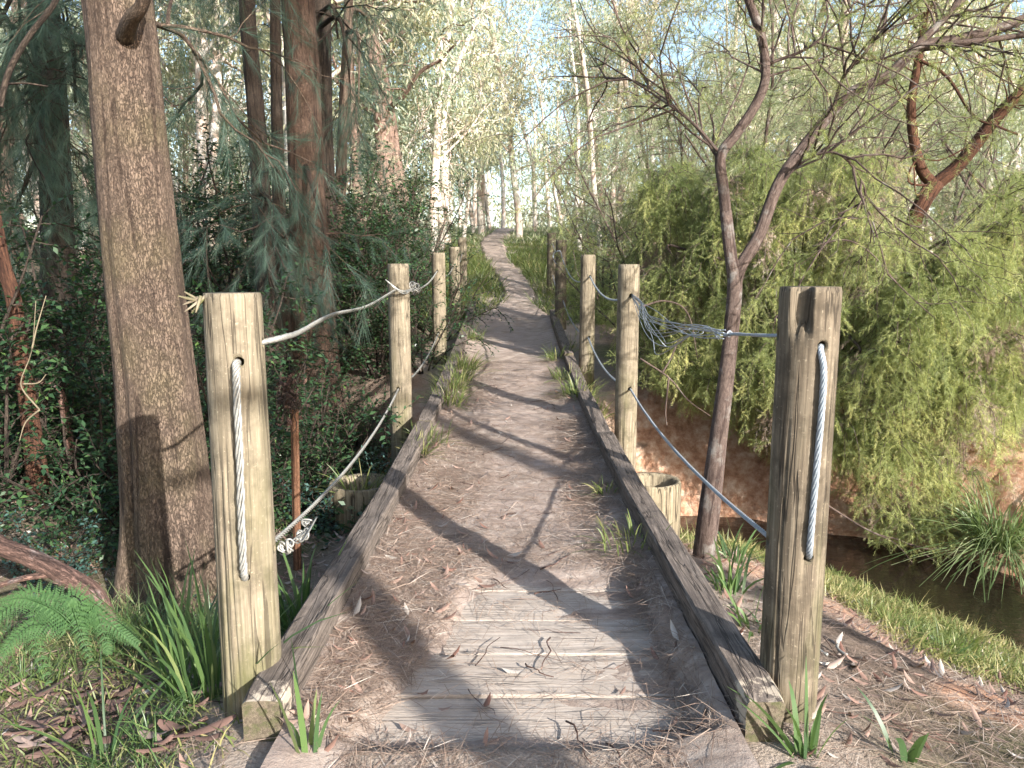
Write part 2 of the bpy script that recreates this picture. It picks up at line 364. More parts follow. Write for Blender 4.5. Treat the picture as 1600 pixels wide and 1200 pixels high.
# path: a dirt skin lying on the bridge boards, then on the ground
py_ = np.concatenate([np.arange(.7, 2.1, .03), np.arange(2.1, 3.8, .008), np.arange(3.8, 15, .03), np.arange(15, 62, .12)])
pu = np.linspace(-1, 1, 49)
Yp, Up = np.meshgrid(py_, pu, indexing='ij'); Xp = path_x(Yp) + Up * path_w(Yp)
def cover(x, y):
    """thickness of dirt above the board tops (negative = boards bare)"""
    n = fbm(x * 2.2, y * 2.2, 41) * .05 + fbm(x * 7, y * 7, 43) * .022 + fbm(x * 20, y * 20, 44) * .01
    bare = (1 - sstep(3.35, 3.7, y)) * sstep(2.15, 2.3, y) * sstep(-.06, .06, x - np.interp(y, [2.2, 2.6, 3.5], [-.56, -.40, -.2]) + .12 * fbm(x * 3, y * 3, 49)) * (1 - sstep(.56, .68, x + .12 * fbm(x * 3, y * 3, 50)))
    side = .055 * sstep(.38, .68, np.abs(x))
    fr = (y - 2.235) / .3; gd = np.abs(fr - np.round(fr)) * .3
    return .016 + n * .8 * (1 - .6 * bare) - bare * (.0405 + .022 * np.exp(-(gd / .011) ** 2)) + side * (1 - bare)
Zp = deck_z(Yp) + cover(Xp, Yp) + .02
offb = (Yp < 2.2) | (Yp > 13.6)
Zp = np.where(Yp < 2.2, .03 + .06 * sstep(.4, .7, np.abs(Xp)) + fbm(Xp * 3, Yp * 3, 45) * .03 + fbm(Xp * 14, Yp * 14, 46) * .015, Zp)
edge = sstep(.72, 1, np.abs(Up) + .45 * fbm(Xp * 2, Yp * 2, 47))
Zp = np.where(Yp > 13.6, deck_z(Yp) + .05 + .05 * fbm(Xp * 2.5, Yp * 2.5, 48) - .16 * edge, Zp)
n1, n2 = Yp.shape; i = np.arange(n1 - 1)[:, None] * n2; j = np.arange(n2 - 1)[None, :]
mb = MB(); mb.add(np.stack([Xp, Yp, Zp], -1), np.stack([i + j, i + j + 1, i + n2 + j + 1, i + n2 + j], -1).reshape(-1, 4))
tag(mb.build('path', M['path']), kind='structure')
def surf_z(x, y):
    onp = (np.abs(x - path_x(y)) < path_w(y)) & (y > 2.18) & (y < 13.8)
    zp = deck_z(y) + np.maximum(cover(x, y) + .02, .014)
    g = ground_z(x, y); g = np.where((y <= 2.18) & (np.abs(x) < .66), np.maximum(g, .035), g)
    g = np.where((np.abs(x - path_x(y)) < path_w(y) * .9) & (y >= 13.8), deck_z(y) + .05, g)
    return np.where(onp, zp, g)

# ------------------------------------------------------------------ the footbridge
def beam(mb, xin, xout, y0, y1, zb, zt, seg=40, seed=0, wear=.006, dx=(0, 0), cham=.012, capm=0):
    ys = np.linspace(y0, y1, seg); V = []; B = []
    s = 1 if xout > xin else -1
    prof = [(0, 0), (0, .35), (0, .7), (0, 1 - .06), (.08, 1), (.35, 1), (.65, 1), (.92, 1), (1, .94), (1, .5), (1, 0)]
    for k, y in enumerate(ys):
        t = (y - y0) / (y1 - y0); sh = dx[0] * (1 - t) + dx[1] * t; ez = deck_z(y)
        endw = .012 * (math.exp(-(y - y0) / .06) + math.exp(-(y1 - y) / .06))
        for (u, v) in prof:
            n = fbm(np.array(y * 3 + u * 4), np.array(v * 5 + seed), seed) * wear * 2 + fbm(np.array(y * 14. + u * 9), np.array(v * 9. + seed), seed + 3) * wear
            x = xin + (xout - xin) * u + sh + n * (u - .5) * 2 - endw * (u - .5) * s
            z = ez + zb + (zt - zb) * v + n - endw * v
            V.append((x, y, z)); B.append((x * 1. + seed * 3, z, y))
    m = len(prof); i = np.arange(seg - 1)[:, None] * m; j = np.arange(m)[None, :]; jn = (j + 1) % m
    F = np.stack([i + j, i + jn, i + m + jn, i + m + j], -1).reshape(-1, 4)
    if s > 0: F = F[:, ::-1]
    cap0 = np.arange(m)[None, :]; cap1 = cap0[:, ::-1] + (seg - 1) * m
    if s < 0: cap0, cap1 = cap0[:, ::-1], cap1[:, ::-1]
    # end grain faces keep their own corners so they shade flat
    V = np.array(V); B = np.array(B)
    mb.add(V, F, B)
    for cc in (cap0, cap1):
        mb.add(V[cc[0]], np.arange(m)[None, :], B[cc[0]] * [6, 6, 1] + [0, 0, 9], m=capm)
bridge = thing('footbridge', 'timber footbridge over the creek with dirt covered boards and dark kerb beams', 'footbridge', (0, 2.1, 0))
for k in range(38):
    y0 = 2.235 + k * .3; 
    mb = MB(); w = .29; seg = 14
    hz = R.uniform(-.002, .002); tilt = R.uniform(-.006, .006)
    xs = np.linspace(-.8, .8, 34); prof = [(0, -.06), (0, -.005), (.012, -.001), (.2, .0), (.5, .001), (.8, .0), (.985, -.001), (1, -.006), (1, -.06)]
    V = []; B = []
    for x in xs:
        for (u, v) in prof:
            y = y0 + u * w + .004 * math.sin(x * 3 + k) + (fbm(np.array(x * 6.), np.array(k * 3. + u), 61)) * .02 * (u in (0, 1))
            z = deck_z(y) + v + hz + tilt * x + fbm(np.array(x * 4.), np.array(k * 2. + u * 6), 62) * .009
            V.append((x, y, float(z))); B.append((y * 1., v, x + k * 2.3))
    m = len(prof); i = np.arange(33)[:, None] * m; j = np.arange(m - 1)[None, :]
    mb.add(V, np.stack([i + j, i + m + j, i + m + j + 1, i + j + 1], -1).reshape(-1, 4)[:, ::-1], B)
    mb.build('deck_board', M['board'], bridge, False)
KX, KW = .66, .13
for (a0, a1, sd) in ((2.2, 6.25, 1), (6.27, 10.4, 2), (10.42, 14.4, 3)):
    mb = MB(); beam(mb, -KX, -KX - KW, a0, a1, -.1 if a0 > 3 else .02, .19, 60, sd, .006, (-.05 if sd == 1 else 0, 0.), capm=1); mb.build('kerb_beam', [M['kerb'], M['post_dark']], bridge, False)
for (a0, a1, sd) in ((2.2, 5.9, 4), (5.92, 9.7, 5), (9.72, 13.6, 6)):
    mb = MB(); beam(mb, KX, KX + KW, a0, a1, -.1 if a0 > 3 else .02, .19 if sd == 4 else (.17 if sd == 5 else .2), 60, sd, .006, (.06 if sd == 4 else 0, 0.), capm=1); mb.build('kerb_beam', [M['kerb'], M['post_dark']], bridge, False)
for xx in (-.55, .55):
    mb = MB(); beam(mb, xx - .1, xx + .1, 2.4, 13.6, -.36, -.065, 60, 9, .004); mb.build('bearer_beam', M['pile'], bridge)

# ------------------------------------------------------------------ posts with real drilled holes
def post(label, x, y, zt, zb, r0, r1, seed, mat, holes=(), notch=None, lean=(0, 0), seg=150, rings=110):
    pt = thing('rope_post', label, 'post', (x, y, zb), 'round timber posts along the footbridge')
    n = rings; t = np.linspace(0, 1, n); p = np.stack([x + lean[0] * t, y + lean[1] * t, zb + (zt - zb) * t], -1)
    rng = np.random.default_rng(seed); cr = [(rng.uniform(0, 2 * PI), rng.uniform(.02, .05), rng.uniform(.03, .1), rng.uniform(0, 9), rng.uniform(.1, .9), rng.uniform(.2, .5)) for _ in range(7)]
    def rf(a, L, rad):
        H = zt - zb; f = 1 + .03 * fbm(np.cos(a) * 1.5 + 5 + seed, np.sin(a) * 1.5 + L * .7, seed) + .012 * fbm(np.cos(a) * 6 + seed, np.sin(a) * 6 + L * 2, seed + 1)
        for (ca, w, dp, ph, c0, cl) in cr:
            ac = ca + .12 * np.sin(L * 4 + ph) * .5; dd = np.abs((a - ac + PI) % (2 * PI) - PI)
            f = f - dp * np.clip(1 - dd / (w * 2.4), 0, 1) * sstep(c0 - cl, c0 - cl + .1, L / H) * (1 - sstep(c0 + cl - .1, c0 + cl, L / H))
        f = f - .035 * sstep(H - .006, H, L) - .05 * sstep(H - .03, H, L) * (fbm(np.cos(a) * 5 + seed, np.sin(a) * 5, 77) > .06)
        if notch:
            ac, dep, ln = notch; dd = np.abs((a - ac + PI) % (2 * PI) - PI)
            f = f - dep * (1 - sstep(.25, .42, dd + .15 * fbm(a * 4, L * 18, 5))) * sstep(H - ln, H - ln * .55, L + .1 * fbm(a * 6, L * 9, 6))
        return f
    mb = MB(); tube(mb, p, np.linspace(r0, r1, n), seg, rf, True, off=seed * 3.)
    mb.T = [np.clip((np.concatenate(mb.V)[:, 2] - zb) / (zt - zb), 0, 1)]
    # top: a little uneven
    o = mb.build('post_shaft', mat, pt)
    for (hp, hd, hr) in holes:
        c = MB(); hp = np.array(hp); hd = nrm(np.array(hd, float)); tube(c, np.array([hp - hd * .06, hp + hd * .2]), [hr, hr], 14); co = c.build('cutter', mat)
        md = o.modifiers.new('hole', 'BOOLEAN'); md.object = co; md.operation = 'DIFFERENCE'; md.solver = 'EXACT'
        bpy.context.view_layer.update(); dg = bpy.context.evaluated_depsgraph_get()
        me = bpy.data.meshes.new_from_object(o.evaluated_get(dg)); o.modifiers.clear(); o.data = me
        me.name = 'post_shaft'; bpy.data.objects.remove(co)
    return pt
L1 = (-.885, 2.445); R1 = (.93, 2.41)
def front(x, y, r, px, py):
    return P(px, py, y - r)
postL = post('nearest left post, pale with green algae, wire running down its face', L1[0], L1[1], 1.425, -.25, .101, .089, 3, M['post'],
     [(front(*L1, .09, 371, 566), (0, 1, 0), .016), (front(*L1, .095, 382, 903), (0, 1, 0), .016), (np.array([L1[0] + .09, 2.45, P(425, 537, 2.44)[2]]), (-1, 0, 0), .014), (np.array([L1[0] + .095, 2.45, P(440, 858, 2.44)[2]]), (-1, 0, 0), .015)])
# splintered chips on the rim of the near left post
mb = MB()
for k in range(7):
    s = np.array([L1[0] - .075 + R.normal(0, .012), L1[1] - .06 + R.normal(0, .01), 1.405]); d = nrm(np.array([-.6 + R.normal(0, .3), -.6, -.6 + R.normal(0, .5)])) * R.uniform(.03, .06)
    tube(mb, spline([s - d * .3, s + d * .4, s + d], 5), [.006, .005, .002], 5)
mb.build('splinter', M['post'], postL)
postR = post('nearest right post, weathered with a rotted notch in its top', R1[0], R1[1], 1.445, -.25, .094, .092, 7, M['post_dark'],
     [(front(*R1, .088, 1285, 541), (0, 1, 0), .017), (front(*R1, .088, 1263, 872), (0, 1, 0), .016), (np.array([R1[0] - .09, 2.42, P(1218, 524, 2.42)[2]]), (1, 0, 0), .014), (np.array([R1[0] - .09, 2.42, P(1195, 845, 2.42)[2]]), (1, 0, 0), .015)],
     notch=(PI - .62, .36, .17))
LP = [(622, 6.7, 412), (685, 10.7, 395), (710, 13.6, 386), (722, 16.2, 371)]
RP = [(983, 6.6, 413), (919, 9.7, 398), (877, 13.0, 375), (862, 16.0, 364)]
lab = ['second left post from the front, beside a wire knot', 'third left post from the front, slim and pale', 'fourth left post, between two slim pale posts', 'farthest left post at the end of the bridge']
labr = ['second right post, with blue wire tangle hanging from its hole', 'third right post, brightly sunlit at its foot', 'fourth right post, short dark one with wire loop', 'farthest right post, dark against the path verge']
LPP, RPP = [], []
for k, (px, y, pt_) in enumerate(LP):
    q = P(px, pt_, y); g = float(min(deck_z(y) - .3, ground_z(np.array(q[0]), np.array(y)))) - .1
    hl = []
    if k < 2:
        up = P(px - 2, 452 if k == 0 else 424, y - .09); lo = P(px, 608 if k == 0 else 520, y - .09); hl = [(up, (0, 1, 0), .018), (lo, (0, 1, 0), .018)]
    post(lab[k], q[0], y, q[2], g, .1, .092, 20 + k, M['post'], hl, seg=64, rings=60); LPP.append(q)
for k, (px, y, pt_) in enumerate(RP):
    q = P(px, pt_, y); g = float(min(deck_z(y) - .3, ground_z(np.array(q[0]), np.array(y)))) - .1
    hl = []
    if k < 2:
        up = P(px + 3, 462 if k == 0 else 432, y - .09); lo = P(px + 1, 608 if k == 0 else 527, y - .09); hl = [(up, (0, 1, 0), .018), (lo, (0, 1, 0), .018)]
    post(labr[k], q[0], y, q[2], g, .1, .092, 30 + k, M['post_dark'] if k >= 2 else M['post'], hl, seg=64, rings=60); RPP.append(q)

# ------------------------------------------------------------------ wire ropes: twisted strands
def rope(mb, pts, rad=.010, strands=6, pitch=.09, n=None, seg=5, loose=0.):
    L = np.sum(np.linalg.norm(np.diff(np.array(pts), axis=0), axis=1)); n = n or max(12, int(L / .014))
    p = spline(pts, n); T, U, W = frames_along(p); s = np.linspace(0, L, n)
    for k in range(strands):
        a = 2 * PI * (k / strands + s / pitch); rr = rad * .66 * (1 + loose * np.sin(s * 14 + k * 2.1))
        q = p + (U * np.cos(a)[:, None] + W * np.sin(a)[:, None]) * rr[:, None]
        tube(mb, q, rad * .37, seg, off=0.)
def sag(a, b, d, n=7):
    t = np.linspace(0, 1, n)[:, None]; q = np.array(a) * (1 - t) + np.array(b) * t; q[:, 2] -= (d * 4 * t * (1 - t))[:, 0]; return q
def tangle(mb, c, r, nl, rw=.004, flat=(1, 1, 1)):
    for k in range(nl):
        a = R.normal(size=3); a /= np.linalg.norm(a); u = np.cross(a, [0.3, .2, 1]); u /= np.linalg.norm(u); w = np.cross(a, u)
        t = np.linspace(0, 2 * PI * R.uniform(.8, 1.7), 26); rr = r * R.uniform(.5, 1.1) * (1 + .25 * np.sin(t * 2 + k))
        p = np.array(c) + R.normal(0, r * .3, 3) + (u * np.cos(t)[:, None] + w * np.sin(t)[:, None]) * rr[:, None] * np.array(flat)
        tube(mb, p, rw, 5, off=0.)
rl = thing('wire_rope', 'white wire rope threaded through the left posts', 'wire rope', (L1[0], L1[1], .5))
mb = MB(); fy = L1[1] - .105
v1 = [P(371, 566, fy + .05), P(369, 572, fy + .005), P(370, 610, fy - .004), P(374, 700, fy - .006), P(377, 800, fy - .006), P(380, 880, fy - .005), P(382, 900, fy + .005), P(382, 905, fy + .05)]
rope(mb, v1, .0125, 5, .13, loose=.12)
upR = np.array([L1[0] + .07, 2.45, P(425, 537, 2.44)[2]]); loR = np.array([L1[0] + .07, 2.46, P(440, 858, 2.44)[2]])
u2 = P(620, 452, 6.61); l2 = P(622, 608, 6.61); u3 = P(683, 424, 10.6); l3 = P(685, 521, 10.6); u4 = P(709, 415, 13.5); l4 = P(709, 478, 13.5); u5 = P(722, 397, 16.1); l5 = P(721, 447, 16.1)
rope(mb, np.vstack([upR[None], (upR + np.array([.06, .1, .012]))[None], P(470, 518, 3.0)[None], P(520, 492, 3.8)[None], P(575, 478, 5.2)[None], u2[None], (u2 + np.array([.01, .2, 0]))[None]]), .0105, 3, .09)
rope(mb, np.vstack([sag(loR, l2 + np.array([0, .05, 0]), .1)]), .0095, 3, .08)
rope(mb, sag(u2 + [.01, .17, 0], u3, .1), .011, 4, .2); rope(mb, sag(l2 + [0, .17, 0], l3, .1), .011, 4, .2)
rope(mb, sag(u3 + [0, .1, 0], u4, .12), .011, 3, .3); rope(mb, sag(l3 + [0, .1, 0], l4, .12), .011, 3, .3)
rope(mb, sag(u4 + [0, .1, 0], u5, .1), .011, 3, .3); rope(mb, sag(l4 + [0, .1, 0], l5, .1), .011, 3, .3)
mb.build('rope_strand', M['wire'], rl)
mb = MB(); k0 = P(647, 450, 6.75); tangle(mb, k0, .05, 9, .0055)
for k in range(5):
    a = P(602 + k * 3, 437 + k * 3, 6.5); tube(mb, spline([k0, P(630, 455 + R.normal(0, 4), 6.55), a], 14), .005, 5, off=0.)
mb.build('wire_knot', M['wire'], rl)
mb = MB()
for q, n, r in ((P(446, 855, 2.5), 7, .018), (P(470, 834, 2.75), 6, .02), (P(480, 818, 2.85), 5, .016)): tangle(mb, q, r, n, .0035)
for k in range(4): tube(mb, spline([P(446 + k * 6, 857 - k * 5, 2.52), P(462 + k * 4, 842 - k * 3 + R.normal(0, 6), 2.62), P(486 + k * 3, 826 - k * 6, 2.86)], 14), .0035, 5, off=0.)
mb.build('wire_knot', M['wire'], rl)
rr_ = thing('wire_rope', 'blue grey wire rope threaded through the right posts', 'wire rope', (R1[0], R1[1], .5))
mb = MB(); fy = R1[1] - .098
v1 = [P(1284, 541, fy + .05), P(1282, 546, fy + .01), P(1287, 580, fy - .006), P(1284, 640, fy - .008), P(1277, 720, fy - .006), P(1270, 800, fy - .005), P(1265, 860, fy - .003), P(1263, 872, fy + .05)]
rope(mb, v1, .0105, 6, .12)
upL = np.array([R1[0] - .07, 2.42, P(1218, 524, 2.42)[2]]); loL = np.array([R1[0] - .07, 2.42, P(1195, 845, 2.42)[2]])
u2 = P(987, 462, 6.51); l2 = P(985, 608, 6.51); u3 = P(922, 432, 9.6); l3 = P(919, 527, 9.6); u4 = P(878, 402, 12.9); l4 = P(880, 470, 12.9); u5 = P(863, 380, 15.9); l5 = P(864, 430, 15.9)
tc = P(1132, 524, 3.3)
rope(mb, [upL, P(1190, 524, 2.7), P(1150, 522, 3.1), tc], .007, 4, .06)
rope(mb, sag(loL, l2, .08), .009, 5, .1)
rope(mb, sag(u2 + [0, .15, 0], u3, .14), .011, 4, .2); rope(mb, sag(l2 + [0, .15, 0], l3, .12), .011, 4, .2)
rope(mb, sag(u3 + [0, .15, 0], u4, .2), .011, 3, .3); rope(mb, sag(l3 + [0, .1, 0], l4, .12), .011, 3, .3)
rope(mb, [u4, u4 + [-.05, -.15, .1], u4 + [-.15, -.1, .05], u4 + [-.1, 0, -.1], sag(u4, u5, .1)[3], u5], .011, 3, .3); rope(mb, sag(l4, l5, .1), .011, 3, .3)
mb.build('rope_strand', M['wire_blue'], rr_)
mb = MB(); tangle(mb, P(1120, 526, 3.4), .03, 2, .0014, (1.4, 1.8, .5)); tangle(mb, P(1085, 518, 3.8), .035, 2, .0016, (1.4, 2., .5)); tangle(mb, P(1140, 522, 3.2), .010, 4, .0018)
for k in range(9):
    a = u2 + np.array([0, 0, R.normal(0, .01)]); b = P(1085 + R.normal(0, 8), 516 + R.normal(0, 6), 3.8); c = P(1018 + R.normal(0, 6), 498 + R.uniform(-12, 30), 5.4)
    tube(mb, spline([a, a + [.03, -.3, -.05], c, b, tc + R.normal(0, .01, 3)], 26), .0026, 5, off=0.)
for k in range(4):
    c = P(1010 + k * 8, 500, 5.6 - .2 * k); tube(mb, spline([u2, c + [0, 0, -.1], P(1040 + R.normal(0, 10), 545 + R.normal(0, 8), 5.0), P(1085, 520, 3.9)], 24), .003, 5, off=0.)
mb.build('wire_knot', M['wire_blue'], rr_)

# ------------------------------------------------------------------ log piles beside the kerbs
def pile(name, label, x, y, zt, r, hollow):
    t = thing(name, label, 'log pile', (x, y, zt - 1.6))
    a = np.linspace(0, 2 * PI, 48, endpoint=False)
    prof = [(1.0, -1.6), (1.0, -1.0), (1., -.5), (1, -.2), (1., -.05), (.99, -.012), (.96, 0.), (.86, -.004)] + ([(.74, -.02), (.68, -.1), (.55, -.17), (.2, -.2), (0.01, -.2)] if hollow else [(.7, -.006), (.4, -.01), (.01, -.012)])
    V = []; B = []
    for (u, v) in prof:
        for q in a:
            rr = r * u * (1 + .04 * float(fbm(np.array(math.cos(q) * 2 + 9.), np.array(math.sin(q) * 2 + v), 7)) * 2 + .02 * math.sin(q * 17) * (v < 0))
            V.append((x + rr * math.cos(q), y + rr * math.sin(q), zt + v + .02 * float(fbm(np.array(math.cos(q) * 3.), np.array(math.sin(q) * 3.), 6)) * (u > .5)))
            B.append((rr * math.cos(q), rr * math.sin(q), v))
    n = len(prof); i = np.arange(n - 1)[:, None] * 48; j = np.arange(48)[None, :]; jn = (j + 1) % 48
    mb = MB(); mb.add(V, np.stack([i + j, i + jn, i + 48 + jn, i + 48 + j], -1).reshape(-1, 4), B); mb.build('log_shaft', M['pile'], t)
    return t
pl = pile('log_pile', 'short thick log pile with weeds growing on its top', -1.08, 5.35, -.01, .235, True)
pr = pile('log_pile', 'short hollow topped log pile beside the right kerb', 1.0, 5.3, .02, .2, True)

# ------------------------------------------------------------------ blades and grass
def blades(mb, base, d, length, width, droop, tint, segs=5, m=0):
    """curved tapering strips, vectorised; base (N,3) d (N,3)"""
    N = len(base); t = np.linspace(0, 1, segs + 1)
    d = nrm(d); side = nrm(np.cross(d, np.array([0, 0, 1.]) + R.normal(0, .25, (N, 3))))
    hd = d * [1, 1, 0]
    c = base[:, None, :] + d[:, None, :] * (length[:, None] * t)[..., None] + (nrm(hd + 1e-6)[:, None, :] * .6 + np.array([0, 0, -1.])) * (droop * length)[:, None, None] * (t ** 2.2)[None, :, None]
    w = (width[:, None] * np.interp(t, [0, .3, .8, 1], [.7, 1, .55, .03])[None, :])[..., None] * side[:, None, :] * .5
    V = np.stack([c - w, c + w], 2).reshape(N, -1, 3); K = 2 * (segs + 1)
    k = np.arange(segs) * 2; f = np.stack([k, k + 1, k + 3, k + 2], -1)
    F = (f[None] + (np.arange(N) * K)[:, None, None]).reshape(-1, 4)
    mb.add(V.reshape(-1, 3), F, None, np.repeat(np.broadcast_to(tint, (N,)), K), m)
def tuft_mesh(mb, c, n, L, W, spread=.5, rad=.05, droop=.35, tlo=0., thi=.8, lean=(0, 0)):
    a = R.uniform(0, 2 * PI, n); r = rad * np.sqrt(R.uniform(0, 1, n)); b = np.stack([c[0] + r * np.cos(a), c[1] + r * np.sin(a), np.full(n, c[2] - .02)], -1)
    ang = spread * np.abs(R.normal(0, .7, n)); a2 = a + R.normal(0, .6, n)
    d = np.stack([np.cos(a2) * np.sin(ang) + lean[0], np.sin(a2) * np.sin(ang) + lean[1], np.cos(ang)], -1)
    blades(mb, b, d, L * R.uniform(.45, 1.1, n), W * R.uniform(.6, 1.2, n), droop * R.uniform(.3, 1.5, n), R.uniform(tlo, thi, n))
def tuft(name, label, cat, c, n, L, W, mat, group=None, **kw):
    t = thing(name, label, cat, c, group); mb = MB(); tuft_mesh(mb, np.array(c, float), n, L, W, **kw); mb.build('blade', mat, t); return t
def gpos(px, Y, dz=0., side=None):
    x = (px - 800) / F_PX * Y * 1.02; z = float(surf_z(np.array(x), np.array(Y))) + dz; return (x, Y, z)
def on_ground(px, py):
    d = ray(px, py); y = .8
    for k in range(2500):
        y += .01; t = y / d[1]; x = d[0] * t; z = CAMZ + d[2] * t
        if z <= float(surf_z(np.array(x), np.array(y))): return (x, y, z)
    return (x, y, z)
T_ = [('long strappy grass tuft in front of the nearest left post', 330, 1090, 46, .75, .016, 'blade', .35), ('strappy grass tuft left of the nearest left post', 285, 1085, 46, .62, .014, 'blade', .5),
      ('strappy green tuft between nearest left post and kerb', 470, 985, 42, .5, .016, 'blade', .4), ('thin green blades in front of left kerb end', 480, 1190, 7, .42, .02, 'blade', .25),
      ('strappy weed at foot of nearest right post', 1262, 1185, 16, .3, .022, 'blade', .8), ('lone strappy weed in the bottom right litter', 1412, 1185, 7, .26, .024, 'blade', .4),
      ('small grassy weed at bottom left corner', 165, 1190, 16, .45, .014, 'blade', .5)]
for (lb, px, py, n, L, W, mt, spd) in T_:
    tuft('grass_tuft', lb, 'grass tuft', on_ground(px, py), n, L, W, M[mt], spread=spd * 1.3, rad=.09 if n > 20 else .03, droop=.25)
K_ = [('lush grass tuft inside the right kerb beside second right post', 925, 655, 150, .34, .012), ('grass tuft spilling over the left kerb beyond the second left post', 700, 630, 120, .28, .009),
      ('low grass tuft inside left kerb past the third post', 725, 575, 130, .32, .009), ('low grass inside left kerb near its far end', 738, 530, 90, .3, .009), ('small tuft inside right kerb before fourth post', 880, 545, 80, .28, .009),
      ('small green weed inside the right kerb, near half', 985, 850, 60, .16, .010), ('tiny weed inside right kerb, above the near weed', 945, 770, 36, .14, .009), ('short grass along the inside of left kerb, midway', 668, 690, 70, .2, .008),
      ('dry grass tuft inside right kerb by third right post', 885, 590, 80, .2, .008)]
K_ += [('grass tuft leaning over left kerb just past the second post', 705, 608, 110, .28, .009), ('tall thin grass over the left kerb before the third post', 716, 592, 90, .32, .008), ('sparse grass at the left kerb ahead of the second post', 655, 712, 50, .2, .007), ('grass tuft at right kerb where dirt buries it', 905, 618, 110, .26, .009), ('thin grass by right kerb below the fourth post', 872, 560, 80, .26, .009)]
for (lb, px, py, n, L, W) in K_:
    L *= 1.25; n = int(n * 1.4)
    c = on_ground(px, py); tuft('grass_tuft', lb, 'grass tuft', c, n, L, W, M['grass'], spread=1.0, rad=.16 if n > 70 else .06, droop=.4, tlo=.15, thi=.95)
tuft('grass_tuft', 'weedy grass growing on top of left log pile', 'grass tuft', (-1.1, 5.33, -.12), 90, .38, .010, M['grass'], spread=1.0, rad=.14, droop=.5, tlo=.3, thi=1.)
tuft('tussock', 'large arching tussock at far edge of the creek water', 'tussock', on_ground(1560, 850), 620, 1.05, .014, M['tussock'], spread=1.3, rad=.22, droop=.6)
tuft('tussock', 'second smaller tussock above the creek on the right', 'tussock', tuple(np.array(on_ground(1560, 850)) + [.7, .8, .1]), 420, .9, .014, M['tussock'], spread=1.3, rad=.2, droop=.6)
tuft('grass_tuft', 'grey green broad weed on the clay right of right post', 'grass tuft', on_ground(1480, 1025), 24, .24, .022, M['blade'], spread=1., rad=.08)
for lb, px, py in (('strappy green tuft behind nearest right post', 1180, 985), ('strappy tuft between right kerb and slender tree', 1140, 925), ('small strappy tuft below the slender tree', 1150, 880)):
    tuft('grass_tuft', lb, 'grass tuft', on_ground(px, py), 30, .36, .016, M['blade'], spread=.8, rad=.07)
# grass as ground cover (stuff)
def ground_grass(name, n, xr, yr, L, W, mat, cond, seed):
    x = R.uniform(*xr, n); y = R.uniform(*yr, n); k = cond(x, y); x, y = x[k], y[k]; n = len(x)
    b = np.stack([x, y, ground_z(x, y) - .01], -1); d = np.stack([R.normal(0, .5, n), R.normal(0, .5, n), np.ones(n)], -1); L = L * np.clip(.85 + 2.6 * fbm(x * 1.7, y * 1.7, seed + 5), .15, 1.9) * np.interp(y, [13, 18, 26, 34], [1., .85, .4, .3])
    mb = MB(); blades(mb, b, d, L * R.uniform(.4, 1.2, n), np.full(n, W), R.uniform(.1, .6, n), np.clip((.78 if name in ('bank_grass', 'dry_grass') else .5) + fbm(x * 1.5, y * 1.5, seed) * 1.2 + R.normal(0, .18, n), 0, 1), 3)
    tag(mb.build(name, mat), name.replace('_', ' ') + ' growing on the creek banks and verges', 'grass', kind='stuff')
def c_right(x, y):
    d, s = creek_d(x, y); return (d > .45) & (d < 2.5 + 3. * fbm(x * 1.1, y * 1.1, 51) - R.uniform(0, .7, len(x))) & (s < 0)
ground_grass('bank_grass', 90000, (1.2, 5.5), (3.0, 8), .15, .008, M['grass'], c_right, 52)
def c_left(x, y):
    d, s = creek_d(x, y); return (d > .6) & (fbm(x * .7, y * .7, 53) > .0) & (x < -.85)
ground_grass('undergrowth_grass', 42000, (-7, -.8), (2, 10), .14, .006, M['grass'], c_left, 54)
ground_grass('foreground_grass', 16000, (-3.2, -.84), (1.5, 3.7), .24, .0045, M['blade'], lambda x, y: fbm(x * 1.3, y * 1.3, 58) > -.09, 59)
def c_far(x, y):
    return (np.abs(x - path_x(y)) > path_w(y) * (.5 + .8 * vnoise(x * 1.6, y * 1.1, 4))) & ((y > 13.2))
ground_grass('verge_grass', 60000, (-3.6, 3.8), (13, 40), .55, .014, M['grass'], c_far, 55)

ground_grass('dry_grass', 26000, (-9, 9), (29, 52), 1.3, .03, M['tussock'], lambda x, y: (np.abs(x - path_x(y)) > path_w(y) * .8) & (fbm(x * .5, y * .5, 56) > -.12), 57)
# ------------------------------------------------------------------ litter (stuff)
def litter(n, xr, yr, cond):
    x = R.uniform(*xr, n); y = R.uniform(*yr, n); k = cond(x, y); return x[k], y[k]
def lay(x, y, dz): return np.stack([x, y, surf_z(x, y) + dz], -1)
def dens(x, y):
    s = .16 + .85 * sstep(.15, .62, np.abs(x - .08)) ; s = np.where((y < 3.6) & (x > np.interp(y, [2.2, 2.6, 3.5], [-.54, -.38, -.18])) & (x < .55) & (y > 2.2), .07, s); s = np.where(y > 7, s * .7, s)
    return np.where((np.abs(x) > .672) & (np.abs(x) < .83) & (y > 2.05), 0, s) * (fbm(x * 2.4, y * 2.4, 71) * 2.2 + .75)
xa, ya = litter(170000, (-.68, .68), (1.2, 10), lambda x, y: R.uniform(0, 1, len(x)) < dens(x, y))
xb, yb = litter(120000, (-4.5, 3.4), (1.2, 6), lambda x, y: (np.abs(x) > .84) & (R.uniform(0, 1, len(x)) < .5 + fbm(x * 1.5, y * 1.5, 72) * 2))
x = np.concatenate([xa, xb]); y = np.concatenate([ya, yb]); n = len(x)
b = lay(x, y, .004 + np.abs(R.normal(0, .004, n))); a = R.uniform(0, 2 * PI, n); d = np.stack([np.cos(a), np.sin(a), R.normal(.03, .12, n)], -1)
mb = MB(); blades(mb, b, d, R.uniform(.04, .17, n), R.uniform(.0016, .0036, n), R.uniform(0, .12, n), np.clip(R.normal(.45, .28, n), 0, 1), 2)
